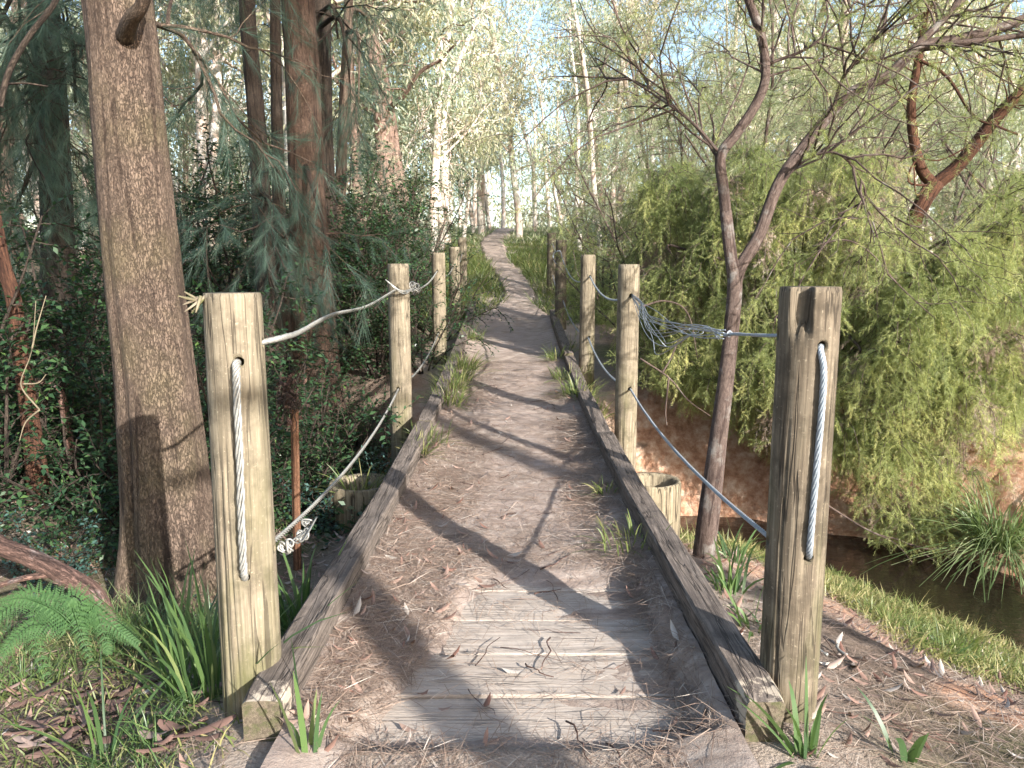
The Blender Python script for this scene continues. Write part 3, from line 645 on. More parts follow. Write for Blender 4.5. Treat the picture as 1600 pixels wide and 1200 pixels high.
tag(mb.build('needle_litter', M['litter']), 'dry brown needles strewn over bridge and ground', 'needle litter', kind='stuff')
xa, ya = litter(2600, (-.68, .68), (1.3, 9), lambda x, y: R.uniform(0, 1, len(x)) < dens(x, y) * np.where(x < 0, .75, .2) * np.where(y > 4.5, .35, 1))
xb, yb = litter(7000, (-4.5, 3.4), (1.2, 6), lambda x, y: (np.abs(x) > .84) & (R.uniform(0, 1, len(x)) < .5 + 1.5 * fbm(x, y, 73)))
x = np.concatenate([xa, xb]); y = np.concatenate([ya, yb]); n = len(x); b = lay(x, y, .008)
a = R.uniform(0, 2 * PI, n); d = np.stack([np.cos(a), np.sin(a), R.normal(.1, .2, n)], -1); u = nrm(np.stack([-np.sin(a), np.cos(a), R.normal(0, .35, n)], -1)); d = nrm(d); w = np.cross(u, d)
tv, tf = T_leaf(.26, .3, .2); mb = MB(); scatter(mb, tv, tf, b, np.stack([u, d, np.abs(w[:, 2:]) * 0 + w], -1), R.uniform(.035, .10, n), np.clip(R.normal(.5, .32, n), 0, 1))
tag(mb.build('leaf_litter', M['dead_leaf']), 'fallen dry gum leaves scattered along the bridge edges', 'leaf litter', kind='stuff')
mb = MB(); 
xs, ys = litter(260, (-2.4, 3.2), (1.4, 8.5), lambda x, y: ((np.abs(x) < .62) | ((np.abs(x) > .9) & (y < 4.2))))
for px_, py2 in zip(xs, ys):
    a = R.uniform(0, 2 * PI); L = R.uniform(.06, .28) * (1 if abs(px_) < .62 else 1.8); t = np.linspace(-.5, .5, 6)
    q = np.stack([px_ + math.cos(a) * L * t + R.normal(0, .008, 6), py2 + math.sin(a) * L * t + R.normal(0, .008, 6), 0 * t], -1)
    if abs(px_) < .62: q[:, 0] = np.clip(q[:, 0], -.64, .64)
    q[:, 2] = surf_z(q[:, 0], q[:, 1]).max() * .5 + surf_z(q[:, 0], q[:, 1]) * .5 + .006
    tube(mb, spline(q, 8), np.linspace(1, .5, 8) * R.uniform(.0015, .0042), 5)
tag(mb.build('twig_litter', M['bark_branch']), 'small fallen twigs lying on the dirt', 'twig litter', kind='stuff')
# bark strips at bottom left
mb = MB()
for k in range(46):
    c = np.array(on_ground(R.uniform(0, 330), R.uniform(1085, 1195))) ; a = R.normal(.25, .5); L = R.uniform(.06, .22); d = np.array([math.cos(a), math.sin(a), R.normal(.08, .12)])
    t = np.linspace(-.5, .5, 7); s = nrm(np.cross(d, [0, 0, 1.])) * R.uniform(.008, .022); p = c + d * L * t[:, None] + np.array([0, 0, 1.]) * (.025 + .05 * (t[:, None] ** 2) + R.uniform(0, .02)); tw = (t * R.normal(0, 1.2))[:, None]
    sd = s * np.cos(tw) + np.array([0, 0, 1.]) * np.linalg.norm(s) * np.sin(tw); wd = np.interp(t, [-.5, -.2, .3, .5], [.4, 1, .9, .2])[:, None]
    V = np.concatenate([p - sd * wd, p + np.array([0, 0, .006]), p + sd * wd]); n = 7; k2 = np.arange(n - 1)
    mb.add(V, [np.stack([k2, k2 + 1, k2 + n + 1, k2 + n], -1), np.stack([k2 + n, k2 + n + 1, k2 + 2 * n + 1, k2 + 2 * n], -1)], None, R.uniform(0, 1))
tag(mb.build('bark_litter', M['bark_strip']), 'curled reddish bark strips in the bottom left corner', 'bark litter', kind='stuff')

# ------------------------------------------------------------------ plants: generators
def wander(s, d, L, n, wob, grav=0.):
    p = [np.array(s, float)]; d = nrm(np.array(d, float))
    for k in range(n):
        d = nrm(d + R.normal(0, wob, 3) + np.array([0, 0, grav])); p.append(p[-1] + d * L / n)
    return np.array(p)
def side_dir(t, ang):
    a = R.normal(size=3); u = a - t * (a @ t); u /= np.linalg.norm(u); return t * math.cos(ang) + u * math.sin(ang)
def along(twigs, step):
    pos, tan = [], []
    for p in twigs:
        L = np.linalg.norm(np.diff(p, axis=0), axis=1).sum(); m = max(2, int(L / step)); q = spline(p, m); pos.append(q); tan.append(nrm(np.gradient(q, axis=0)))
    return np.concatenate(pos), np.concatenate(tan)
def subbranch(mb, parents, n, L, ang, r, wob=.25, grav=0., lo=.25, seg=5, pts=6):
    out = []
    for k in range(n):
        p = parents[R.integers(len(parents))]; u = R.uniform(lo, 1) * (len(p) - 1.001); i = int(u); s = p[i] + (p[i + 1] - p[i]) * (u - i); t = nrm(p[i + 1] - p[i])
        q = wander(s, side_dir(t, ang * R.uniform(.6, 1.3)), L * R.uniform(.5, 1.2), pts, wob, grav); out.append(q); tube(mb, q, np.linspace(r, r * .35, len(q)), seg, cap=False)
    return out
def clump_leaves(mb, C, rc, m, tmpl, size, down=.9, tint=(.1, .9), out=.3):
    N = len(C); tc = R.uniform(*tint, N); pos = np.repeat(C, m, 0) + R.normal(0, 1, (N * m, 3)) * np.repeat(np.broadcast_to(rc, (N,)), m)[:, None] * [1, 1, .75]
    d = R.normal(0, 1, (N * m, 3)) * .75 + [0, 0, -down]
    scatter(mb, *tmpl, pos, frames(d), size * R.uniform(.6, 1.2, N * m), np.clip(np.repeat(tc, m) + R.normal(0, .15, N * m), 0, 1))

GUMLEAF = T_quadleaf(.22); OVAL = T_leaf(.5, .18, .12); OVALQ = T_quadleaf(.5)
WATTLE = [T_needles(46, .34, .015, .8, s) for s in (1, 2, 3)]
SHEOAK = [T_needles(60, .8, .0065, .36, s) for s in (4, 5, 6)]

def make_gum(name, label, H, r, lean, bark, leafm, nl=10, clump=120, leaves=62, size=.20, low=.3, fork=None):
    t = thing(name, label, 'tree'); mb = MB()
    tr = wander((0, 0, -.3), (lean[0], lean[1], 1), H + .3, 14, .05, .02); tube(mb, spline(tr, 40), np.linspace(r * 1.12, r * .35, 40), 14)
    limbs = []
    for k in range(nl):
        u = R.uniform(low, .97) * 13.9; i = int(u); s = tr[i] + (tr[i + 1] - tr[i]) * (u - i); a = R.uniform(0, 2 * PI)
        q = wander(s, (math.cos(a) * .8, math.sin(a) * .8, R.uniform(.2, 1.)), H * R.uniform(.14, .3), 8, .2, .03); limbs.append(q); rr = r * (1 - u / 14 * .65) * .45
        tube(mb, spline(q, 16), np.linspace(rr, rr * .3, 16), 8)
    l2 = subbranch(mb, limbs, nl * 4, H * .11, .8, r * .14, .3, 0.); l3 = subbranch(mb, l2, nl * 8, H * .06, .8, r * .06, .3, -.05, seg=4, pts=4)
    mb.build('trunk', bark, t)
    ends = np.array([q[-1] for q in l3] + [q[-1] for q in l2] + [q[3] for q in l3]); C = ends[R.integers(len(ends), size=clump)] + R.normal(0, .15, (clump, 3))
    m2 = MB(); clump_leaves(m2, C, R.uniform(.2, .5, clump), leaves, GUMLEAF, size); m2.build('crown', leafm, t)
    return t
def make_bush(name, label, H, nst, W, leafm, bark, kind, cat='shrub'):
    """multi-stemmed shrub or sapling; kind: oval / wattle / sheoak"""
    t = thing(name, label, cat); mb = MB(); stems = []
    for k in range(nst):
        a = R.uniform(0, 2 * PI); q = wander((.08 * math.cos(a), .08 * math.sin(a), -.12), (math.cos(a) * W, math.sin(a) * W, 1), H * R.uniform(.55, 1.05), 9, .12, .0); stems.append(q)
        tube(mb, q, np.linspace(.018, .006, len(q)) * (H / 2) ** .6, 6)
    b1 = subbranch(mb, stems, int(nst * 7), H * .28, .9, .007, .2, -.02, lo=.2)
    if kind == 'oval':
        b2 = subbranch(mb, b1 + stems, int(nst * 26), H * .14, .8, .003, .15, -.05, lo=.15, seg=3, pts=5)
        mb.build('stem', bark, t)
        pos, tan = along(b2 + b1, .034); n = len(pos); s = np.where(np.arange(n) % 2 == 0, 1, -1)[:, None]
        sd = nrm(np.cross(tan, [0, 0, 1.]) + R.normal(0, .2, (n, 3))); d = tan * .55 + sd * s * .8 + R.normal(0, .2, (n, 3)); up = nrm(np.array([0, 0, 1.]) + R.normal(0, .35, (n, 3)))
        d = nrm(d); u = nrm(np.cross(d, up)); w = np.cross(u, d); m2 = MB()
        scatter(m2, *OVALQ, pos, np.stack([u, d, w], -1), R.uniform(.04, .075, n), np.clip(R.beta(1.6, 2.6, n) + .15 * np.sin(pos[:, 0] * 9), 0, 1)); m2.build('foliage', leafm, t)
    else:
        b2 = subbranch(mb, b1 + stems, int(nst * 16), H * .2, .7, .004, .2, -.12, lo=.2, seg=4)
        mb.build('stem', bark, t); T3 = WATTLE if kind == 'wattle' else SHEOAK
        pos, tan = along(b2 + b1, .11 if kind == 'wattle' else .16); n = len(pos); m2 = MB(); g = R.integers(3, size=n)
        d = tan * .7 + R.normal(0, .45, (n, 3)) + [0, 0, -.35 if kind == 'wattle' else -.6]
        for k in range(3):
            q = g == k; scatter(m2, *T3[k], pos[q], frames(d[q]), R.uniform(.16, .30, q.sum()), np.clip(R.normal(.45, .22, q.sum()), 0, 1))
        m2.build('foliage', leafm, t)
    return t
def gz(x, y): return float(ground_z(np.array(float(x)), np.array(float(y))))

# ------------------------------------------------------------------ hero trees (left)
def furrow(a, L, rad):
    return 1 + .05 * fbm(np.cos(a) * 2.2 + 3, np.sin(a) * 2.2 + L * .6, 81) * 2 + .05 * fbm(np.cos(a) * 7 + 3, np.sin(a) * 7 + L * 1.5, 82) + .05 * fbm(np.cos(a) * 16 + 3, np.sin(a) * 16 + L * .8, 84) + .16 * (1 - sstep(.3, 1.1, L)) * (np.cos(a * 5 + 1) * .4 + fbm(np.cos(a) * 3, np.sin(a) * 3, 85)) + .035 * fbm(np.cos(a) * 22 + 3, np.sin(a) * 22 + L * 5, 83) - .10 * np.exp(-((np.abs((a - (PI - .45 - .04 * L) + PI) % (2 * PI) - PI)) / .16) ** 2) * (1 - sstep(1.2, 3.2, L))
def hero(name, label, px, Y, w, bark, seg=36, n=70, dn=.5, up=(), flare=1.25, rf=furrow, cat='tree'):
    """px: list of (x,y) photo points from base to top, w widths in pixels"""
    Ys = np.broadcast_to(Y, (len(px),)); pts = [P(a, b, c) for (a, b), c in zip(px, Ys)]; rad = [q / 2 / F_PX * c * 1.0 for q, c in zip(w, Ys)]
    pts = [pts[0] + np.array([0, 0, -dn])] + pts + list(up); rad = [rad[0] * flare] + rad + [rad[-1] * .8] * len(up)
    t = thing(name, label, cat, tuple(pts[1])); mb = MB(); p = spline(pts, n)
    rr = np.interp(np.linspace(0, len(pts) - 1, n), np.arange(len(pts)), rad); tube(mb, p, rr, seg, rf)
    return t, mb, p
def needle_crown(t, mb, limbs, n1, L1_, n2, L2_, mat, kind, bark, step=.12, sz=(.17, .32), r=.012, droop=-.5, name='crown', grav=-.1):
    b1 = subbranch(mb, limbs, n1, L1_, .9, r, .22, grav * .4, lo=.1); b2 = subbranch(mb, b1, n2, L2_, .7, r * .35, .22, grav, lo=.2, seg=4)
    mb.build('trunk', bark, t); T3 = WATTLE if kind == 'wattle' else SHEOAK; pos, tan = along(b2 + b1, step); n = len(pos); m2 = MB(); g = R.integers(3, size=n); d = tan * .7 + R.normal(0, .4, (n, 3)) + [0, 0, droop]
    ct = fbm(pos[:, 0] * 1.4 + pos[:, 1], pos[:, 2] * 1.4, 91) * .9
    for k in range(3):
        q = g == k; scatter(m2, *T3[k], pos[q], frames(d[q]), R.uniform(*sz, q.sum()), np.clip(R.normal(.42, .2, q.sum()) + ct[q], 0, 1))
    m2.build(name, mat, t)
t, mb, p = hero('she_oak', 'big brown she-oak trunk behind the nearest left post', [(268, 905), (262, 800), (245, 600), (222, 400), (202, 200), (184, 0)], 4.05, [165, 140, 118, 110, 102, 95], M['bark_sheoak'], up=[P(184, 0, 4.05) + [-.1, .0, 1.5], P(184, 0, 4.05) + [-.2, 0, 4.]], flare=1.55, n=220, seg=110)
lim = [spline([P(195, 60, 3.93), P(205, 30, 3.8), P(225, 0, 3.7), P(260, -120, 3.5)], 14)]; tube(mb, lim[0], np.linspace(.045, .02, 14), 10)
top = P(184, 0, 4.05) + np.array([-.2, 0, 3.]); lim.append(spline([P(215, 30, 4.1), P(250, 40, 4.4), P(290, 60, 4.7), P(320, 110, 4.9)], 12)); tube(mb, lim[-1], np.linspace(.02, .008, 12), 6)
lim2 = [lim[-1]] * 2 + [wander(top + [0, 0, R.uniform(-1.2, .8)], (R.normal(), R.normal(), .5), 2., 6, .2) for _ in range(6)]
for q in lim2[2:]: tube(mb, q, np.linspace(.05, .015, len(q)), 6)
needle_crown(t, mb, lim2, 22, 1.2, 90, .8, M['leaf_sheoak'], 'sheoak', M['bark_sheoak'])

def sheoak(label, px, Y, w, bark, ntop=4, extra=(), seg=20, low=True, nb=24):
    topp = P(px[-1][0], px[-1][1], Y if np.isscalar(Y) else Y[-1]); t, mb, p = hero('she_oak', label, px, Y, w, bark, seg=seg, up=[topp + [.05, .1, 2.], topp + [.0, .2, 4.5]])
    limbs = [wander(topp + [0, .1, R.uniform(-.2, 4.)], (R.normal(), R.normal(), .35), 2.2, 6, .2) for _ in range(ntop)] + [spline(e, 10) for e in extra]
    for q in limbs: tube(mb, q, np.linspace(.035, .012, len(q)), 6)
    needle_crown(t, mb, limbs, nb, 1.1, nb * 4, .8, M['leaf_sheoak'], 'sheoak', bark); return t
sheoak('tall reddish she-oak trunk, front of the close pair', [(492, 600), (488, 480), (480, 300), (472, 100), (466, 0)], 9.8, [80, 68, 54, 50, 48], M['bark_string_dark'], 5, [[P(480, 330, 9.6), P(455, 350, 9.2), P(440, 420, 9.0)], [P(478, 260, 9.6), P(500, 330, 9.1), P(515, 400, 8.9)]])
sheoak('darker she-oak trunk, rear of the close pair', [(512, 580), (508, 400), (502, 200), (500, 0)], 10.8, [48, 42, 34, 32], M['bark_dark'], 5, [[P(502, 40, 10.6), P(530, 30, 10.2), P(545, 110, 10.0)], [P(502, 20, 10.6), P(520, 10, 10.3), P(528, 60, 10.2)]])
sheoak('straight dark she-oak trunk left of the close pair', [(422, 500), (412, 380), (402, 200), (386, 0)], 9.0, [34, 30, 26, 23], M['bark_dark'], 4, [[P(408, 300, 8.9), P(420, 320, 8.6), P(430, 400, 8.5)]])
sheoak('slimmer dark she-oak trunk beside the straight one', [(442, 500), (437, 350), (432, 150), (430, 0)], 9.6, [24, 20, 17, 15], M['bark_dark'], 4)
sheoak('thin she-oak trunk right of the close pair', [(528, 480), (532, 300), (538, 150), (545, 0)], 12.5, [20, 17, 15, 13], M['bark_sheoak'], 4, [[P(542, 50, 12.4), P(560, 60, 12), P(560, 170, 11.8)]])
sheoak('shadowy blue she-oak trunk at the far left', [(92, 420), (86, 260), (78, 120), (66, 0)], 8.5, [48, 44, 42, 40], M['bark_dark'], 3, [[P(80, 100, 8.3), P(20, 60, 7.6), P(10, 180, 7.4)], [P(72, 40, 8.3), P(110, 50, 7.6), P(118, 160, 7.4)], [P(80, 140, 8.3), P(50, 120, 7.6), P(60, 260, 7.4)], [P(72, 0, 8.3), P(30, -20, 7.6), P(-10, 60, 7.4)]], nb=80)
t, mb, p = hero('sapling', 'dark leaning sapling trunk at left picture edge', [(62, 770), (48, 660), (34, 560), (22, 470), (5, 410), (-10, 330)], 5.6, [34, 27, 24, 22, 20, 18], M['bark_red'], seg=14, n=40); mb.build('trunk', M['bark_red'], t)
t, mb, p = hero('sapling', 'second slender trunk at left edge, twig forked', [(128, 770), (108, 690), (96, 620), (75, 600), (20, 590)], 5.9, [20, 15, 13, 12, 10], M['bark_branch'], seg=10, n=30); mb.build('trunk', M['bark_branch'], t)
t, mb, p = hero('branch', 'thin dark branch curving down at the top left corner', [(0, 165), (8, 130), (22, 95), (50, 50), (85, 5), (110, -60)], 3.2, [9, 9, 9, 8, 8, 8], M['bark_dark'], seg=8, n=24, dn=.0, rf=None, cat='branch'); tube(mb, spline([P(14, 131, 3.2), P(40, 130, 3.2), P(75, 135, 3.25)], 8), [.005, .003], 5); mb.build('limb', M['bark_dark'], t)
# wispy dry twig left
mb = MB(); t = thing('twig', 'pale bare twig arching in front of left shrubs', 'twig', tuple(P(40, 640, 4.6)))
for q in ([(62, 640), (36, 610), (34, 590), (50, 545), (56, 470)], [(50, 545), (58, 510), (72, 462)], [(36, 600), (60, 598), (72, 585)], [(62, 640), (40, 660), (30, 690)]): tube(mb, spline([P(a, b, 4.6) for a, b in q], 16), np.linspace(.006, .002, 16), 6)
mb.build('stem', M['pile'], t)

# ------------------------------------------------------------------ right: slender wattle over the bridge
t, mb, p = hero('wattle_tree', 'slender forked wattle leaning over the right wire', [(1098, 885), (1108, 800), (1122, 690), (1138, 560), (1148, 450), (1142, 400), (1134, 330)], 4.5, [36, 35, 28, 24, 23, 19, 18], M['bark_wattle'], seg=20, n=50, rf=lambda a, L, r: 1 + .1 * fbm(np.cos(a) * 2 + 7, np.sin(a) * 2 + L * 3, 95))
A = spline([P(1146, 435, 4.5), P(1138, 375, 4.5), P(1131, 300, 4.5), P(1126, 245, 4.5), P(1150, 210, 4.5), P(1180, 165, 4.5), P(1196, 120, 4.5), P(1190, 60, 4.5), P(1170, 0, 4.5), P(1120, -150, 4.4)], 50)
B_ = spline([P(1142, 500, 4.5), P(1154, 425, 4.5), P(1185, 370, 4.55), P(1215, 290, 4.6), P(1252, 235, 4.65), P(1300, 175, 4.7), P(1330, 145, 4.7), P(1385, 120, 4.7), P(1435, 75, 4.7), P(1500, 60, 4.7), P(1560, 45, 4.7), P(1640, 10, 4.7), P(1800, -80, 4.6)], 60)
C_ = spline([P(1420, 85, 4.7), P(1470, 35, 4.7), P(1530, -30, 4.7), P(1600, -120, 4.7)], 20); D_ = spline([P(1440, 75, 4.7), P(1500, 68, 4.6), P(1600, 55, 4.5), P(1700, 40, 4.4)], 20)
E_ = spline([P(1300, 178, 4.7), P(1318, 120, 4.6), P(1350, 85, 4.5), P(1370, 60, 4.5), P(1440, 20, 4.4)], 20); G_ = spline([P(1125, 240, 4.5), P(1080, 190, 4.5), P(1010, 140, 4.6), P(930, 90, 4.8)], 20); H_ = spline([P(1200, 100, 4.5), P(1270, 70, 4.5), P(1340, 0, 4.5)], 20); I_ = spline([P(1130, 260, 4.5), P(1080, 190, 4.7), P(1000, 130, 5.), P(920, 120, 5.4)], 20)
J_ = spline([P(1215, 290, 4.6), P(1260, 250, 4.5), P(1310, 240, 4.4), P(1350, 290, 4.4), P(1345, 330, 4.4)], 20)
for q, r0, r1 in ((A, .035, .022), (B_, .038, .026), (C_, .024, .018), (D_, .022, .012), (E_, .011, .006), (G_, .010, .004), (H_, .010, .005), (I_, .010, .004), (J_, .008, .004)): tube(mb, q, np.linspace(r0, r1, len(q)), 12, cap=True)
needle_crown(t, mb, [A[30:], B_[44:], C_, D_, E_, G_, H_, I_, J_], 110, .9, 360, .5, M['leaf_wattle'], 'wattle', M['bark_wattle'], step=.17, sz=(.09, .18), r=.007, droop=-.15, grav=.0)
t, mb, p = hero('wattle_tree', 'dark red barked V forked tree at the right', [(1425, 370), (1440, 320), (1462, 285)], 8.4, [22, 24, 26], M['bark_red'], seg=16, n=16, dn=1.4, flare=1.0, rf=None)
A = spline([P(1460, 290, 8.4), P(1440, 265, 8.4), P(1428, 220, 8.4), P(1424, 160, 8.4), P(1436, 90, 8.4), P(1445, 20, 8.4)], 30); B_ = spline([P(1462, 288, 8.4), P(1500, 255, 8.3), P(1560, 180, 8.1), P(1600, 140, 8.0), P(1720, 20, 7.9)], 30)
for q, r0, r1 in ((A, .05, .028), (B_, .06, .04), (spline([P(1430, 90, 8.4), P(1480, 120, 8.2), P(1520, 180, 8.1), P(1560, 198, 8.0), P(1590, 210, 8.0)], 16), .014, .008), (spline([P(1460, 290, 8.4), P(1420, 285, 8.3), P(1432, 250, 8.3), P(1470, 250, 8.2), P(1520, 225, 8.1)], 16), .010, .006), (spline([P(1450, 285, 8.4), P(1432, 305, 8.3), P(1428, 260, 8.3)], 10), .010, .006)): tube(mb, q, np.linspace(r0 * 1.25, r1 * 1.25, len(q)), 10)
needle_crown(t, mb, [A[12:], B_[14:]], 50, 1.0, 150, .6, M['leaf_wattle'], 'wattle', M['bark_red'], step=.14, sz=(.12, .24), r=.008, droop=-.2, grav=0.)

# the drooping, sunlit foliage mass over the creek
t = thing('weeping_wattle', 'large weeping yellow green wattle hanging over the creek bank', 'tree', (3.6, 9.2, -.3)); mb = MB()
root = np.array([3.7, 9.6, -.5]); limbs = []
for (px, py, Y) in ((1050, 400, 9.0), (1120, 420, 8.4), (1200, 440, 8.0), (1280, 400, 7.8), (1350, 420, 7.4), (1420, 450, 7.1), (1480, 520, 7.0), (1530, 480, 7.3), (1560, 420, 7.8), (1600, 500, 7.8), (1000, 380, 10), (1180, 380, 9), (1320, 360, 8.6), (1480, 390, 8.0), (1400, 540, 7.0), (1250, 520, 7.9), (1500, 600, 7.0), (1340, 560, 7.4)):
    e = P(px, py, Y); mid = root * .45 + e * .55 + np.array([0, 0, R.uniform(.5, .9)]); q = spline([root, root * .75 + mid * .25 + [0, 0, .3], mid, e + [0, 0, .12], e], 18); limbs.append(q); tube(mb, q, np.linspace(.035, .008, 18), 7)
low = np.array([(980, 560), (1010, 600), (1100, 640), (1180, 690), (1250, 700), (1300, 760), (1380, 800), (1420, 850), (1460, 825), (1520, 760), (1575, 690), (1620, 600)]) + [0, 22]
strands = []
tipt = []
for k in range(500):
    u = R.uniform(985, 1640); yb = np.interp(u, low[:, 0], low[:, 1]); top_ = np.interp(u, [985, 1150, 1300, 1450, 1640], [390, 350, 350, 370, 400])
    v = yb - 22 - (yb - 22 - top_) * R.uniform(0, 1) ** 1.1 if k < 370 or 1370 < u < 1540 else top_ - R.uniform(0, 110); Yd = np.interp(u, [1000, 1200, 1440, 1620], [9.2, 8.0, 7.0, 7.4]) + R.uniform(0, 1) ** 1.6 * 1.5 - .35 + .5 * abs(v - 560) / 200.
    c = P(u, v, Yd); zmin = P(u, yb - R.uniform(0, 25) - 10, Yd)[2]; w_ = R.uniform(.16, .36); tb = R.normal(0, .2) if R.uniform() > .07 else 9.
    q0 = [root * .3 + c * .7 + [0, .25, .1], c + [0, .12, .06], c]; tube(mb, spline(q0, 8), [.009, .004], 4, cap=False)
    for m in range(R.integers(9, 16)):
        a = R.uniform(0, 2 * PI); o = np.array([math.cos(a), math.sin(a) - .35, 0]) * w_ * R.uniform(.35, 1.05); L = R.uniform(.06, .34) + .25 * (R.uniform() < .08)
        q = np.array([c, c + o * .5 + [0, 0, R.uniform(.03, .10)], c + o * .9 + [0, 0, -.02], c + o * 1.1 + [0, 0, -L * .5], c + o * 1.15 + [0, 0, -L]]); q[:, 2] = np.maximum(q[:, 2], zmin + R.uniform(0, .08)); q = spline(q, 10); strands.append(q); tipt.append(tb)
        if m % 2 == 0: tube(mb, q, np.linspace(.005, .002, 10), 3, cap=False)
mb.build('trunk', M['bark_wattle'], t)
pos, tan = [], []; ct0 = []
for q, tb in zip(strands, tipt):
    a_, b_ = along([q], .04); pos.append(a_); tan.append(b_); ct0.append(tb - .25 + .5 * np.linspace(0, 1, len(a_)) ** 1.5)
pos = np.concatenate(pos); tan = np.concatenate(tan); ct0 = np.concatenate(ct0); n = len(pos); m2 = MB(); g = R.integers(3, size=n); d = tan * .7 + R.normal(0, .5, (n, 3)) + [0, -.12, -.22]
ct = ct0
dead = ct0 > 5; q = dead; scatter(m2, *WATTLE[0], pos[q], frames(d[q]), R.uniform(.1, .17, q.sum()), R.uniform(.2, .9, q.sum()), 1)
for k in range(3):
    q = (g == k) & ~dead; scatter(m2, *WATTLE[k], pos[q], frames(d[q]), R.uniform(.095, .175, q.sum()), np.clip(R.normal(.5, .14, q.sum()) + ct[q], 0, 1))
m2.build('crown', [M['leaf_wattle'], M['litter']], t)
# bare dead branches near the bank
DB = [('bare grey dead twig looping above the clay bank', 7.6, [[(1000, 480), (1040, 470), (1075, 490), (1090, 560)]]), ('pale dead twig fork in front of the clay bank', 7.4, [[(1000, 560), (1045, 590), (1075, 625), (1110, 650)], [(1035, 582), (1048, 560), (1060, 530)], [(1045, 590), (1040, 640), (1042, 665)]]),
      ('dead forked branch dipping towards the creek water', 7.2, [[(1270, 775), (1360, 830), (1420, 850), (1500, 905)], [(1360, 830), (1400, 850), (1430, 885)], [(1420, 850), (1455, 858), (1490, 850)]]), ('dead branch arching out of the top of the weeping foliage', 7.0, [[(1270, 385), (1320, 375), (1360, 395), (1400, 440)]])]
for lb, Yd, qs in DB:
    mb = MB(); t = thing('branch', lb, 'branch', tuple(P(*qs[0][0], Yd)))
    for q in qs: tube(mb, spline([P(a, b, Yd) for a, b in q], 16), np.linspace(.011, .004, 16), 6)
    mb.build('limb', M['bark_wattle'], t)

# ------------------------------------------------------------------ left foreground: fallen branch, fern, stake
mb = MB(); t = thing('fallen_branch', 'peeling fallen branch on the ground at left', 'branch', tuple(P(90, 890, 3.3)))
q = spline([P(-60, 810, 3.4), P(0, 852, 3.35), P(50, 872, 3.3), P(100, 898, 3.25), P(145, 925, 3.2), P(168, 965, 3.15), P(172, 985, 3.12)], 40)
tube(mb, q, np.interp(np.linspace(0, 1, 40), [0, .5, .85, 1], [.04, .042, .035, .03]), 18, lambda a, L, r: 1 + .25 * fbm(np.cos(a) * 3 + 5, np.sin(a) * 3 + L * 3, 96)); tube(mb, spline([P(75, 898, 3.25), P(30, 905, 3.2), P(-30, 925, 3.15)], 12), [.016, .01], 8); mb.build('limb', M['bark_branch'], t)
for lb, q in (('reddish stick lying below the fern', [(120, 1090), (180, 1060), (230, 1025)]), ('long reddish stick in front of nearest left post', [(215, 1195), (270, 1160), (325, 1130)]), ('stick lying behind the bottom left tufts', [(150, 1105), (200, 1085), (260, 1065)])):
    mb = MB(); pts = [np.array(on_ground(a, b)) + [0, 0, .02] for a, b in q]; t = thing('stick', lb, 'stick', tuple(pts[1])); tube(mb, spline(pts, 14), np.linspace(.012, .008, 14), 8); mb.build('limb', M['bark_branch'], t)
def frond(mb, p, w, n=22):
    q = spline(p, n); T, U, W = frames_along(q); L = np.linalg.norm(np.diff(q, axis=0), axis=1).sum()
    tube(mb, q, np.linspace(.003, .001, n), 4, cap=False, tint=.3); up = np.array([0, 0, 1.]); vn = nrm(np.array([.1, -.75, .6]))
    for sgn in (1, -1):
        sd = nrm(np.cross(T, vn)) * sgn
        for i in range(2, n):
            t = i / n; ln = w * (1 - t) ** .8 * min(1, t * 5 + .3) + .006; d = nrm(sd[i] + T[i] * .45 + up * -.18); m = 8; k = np.arange(1, m + 1) / m
            c = q[i] + d * ln * k[:, None] + up * (-.12 * ln) * (k[:, None] ** 2); pd = nrm(np.cross(d, vn)); lw = ln * .25 * (1.1 - k)
            pos = np.repeat(c, 2, 0); s2 = np.tile([1, -1], m)[:, None]; dd = nrm(pd * s2 + d * .5)
            tt = T_quadleaf(.5); u = nrm(np.cross(dd, vn)); wv = np.cross(u, dd)
            scatter(mb, *tt, pos, np.stack([u, dd, wv], -1), np.repeat(lw + .003, 2), np.clip(R.normal(.5, .2, 2 * m), 0, 1))
t = thing('fern', 'green bracken fern drooping beside the fallen branch', 'fern', tuple(P(120, 1000, 2.7))); 
for pp, w in (([(120, 985), (95, 945), (60, 945), (55, 1000), (75, 1065)], .09), ([(120, 985), (125, 945), (110, 935), (125, 985), (140, 1030)], .08), ([(120, 985), (60, 930), (10, 950), (-30, 990)], .08), ([(120, 985), (150, 960), (185, 985), (215, 1005)], .07), ([(120, 985), (60, 975), (20, 1000), (-5, 1040)], .07), ([(120, 985), (90, 955), (40, 935), (0, 940)], .07), ([(120, 985), (140, 955), (150, 950), (165, 1000), (170, 1020)], .06)):
    mb = MB(); k = len(pp); frond(mb, [P(a, b, 2.68 - .10 * i / k + R.normal(0, .03)) for i, (a, b) in enumerate(pp)], w); mb.build('frond', M['fern'], t)
t = thing('stake', 'rusty metal stake capped with flood debris behind left post', 'stake', tuple(P(461, 890, 4.3))); mb = MB()
a, b = P(459, 640, 4.3), P(463, 900, 4.3)
for off_ in ((0, 0), (.012, .012), (-.012, .012)): tube(mb, spline([b + [off_[0], off_[1], -.2], a + [off_[0], off_[1], 0]], 10), .0125, 6)
mb.build('stake_shaft', M['rust'], t); mb = MB()
for k in range(90):
    s = P(452 + R.normal(0, 6), 625 + R.normal(0, 18), 4.3 + R.normal(0, .03)); tube(mb, wander(s, R.normal(size=3) + [0, 0, -.6], R.uniform(.05, .16), 4, .5), [.003, .0015], 4, m=1)
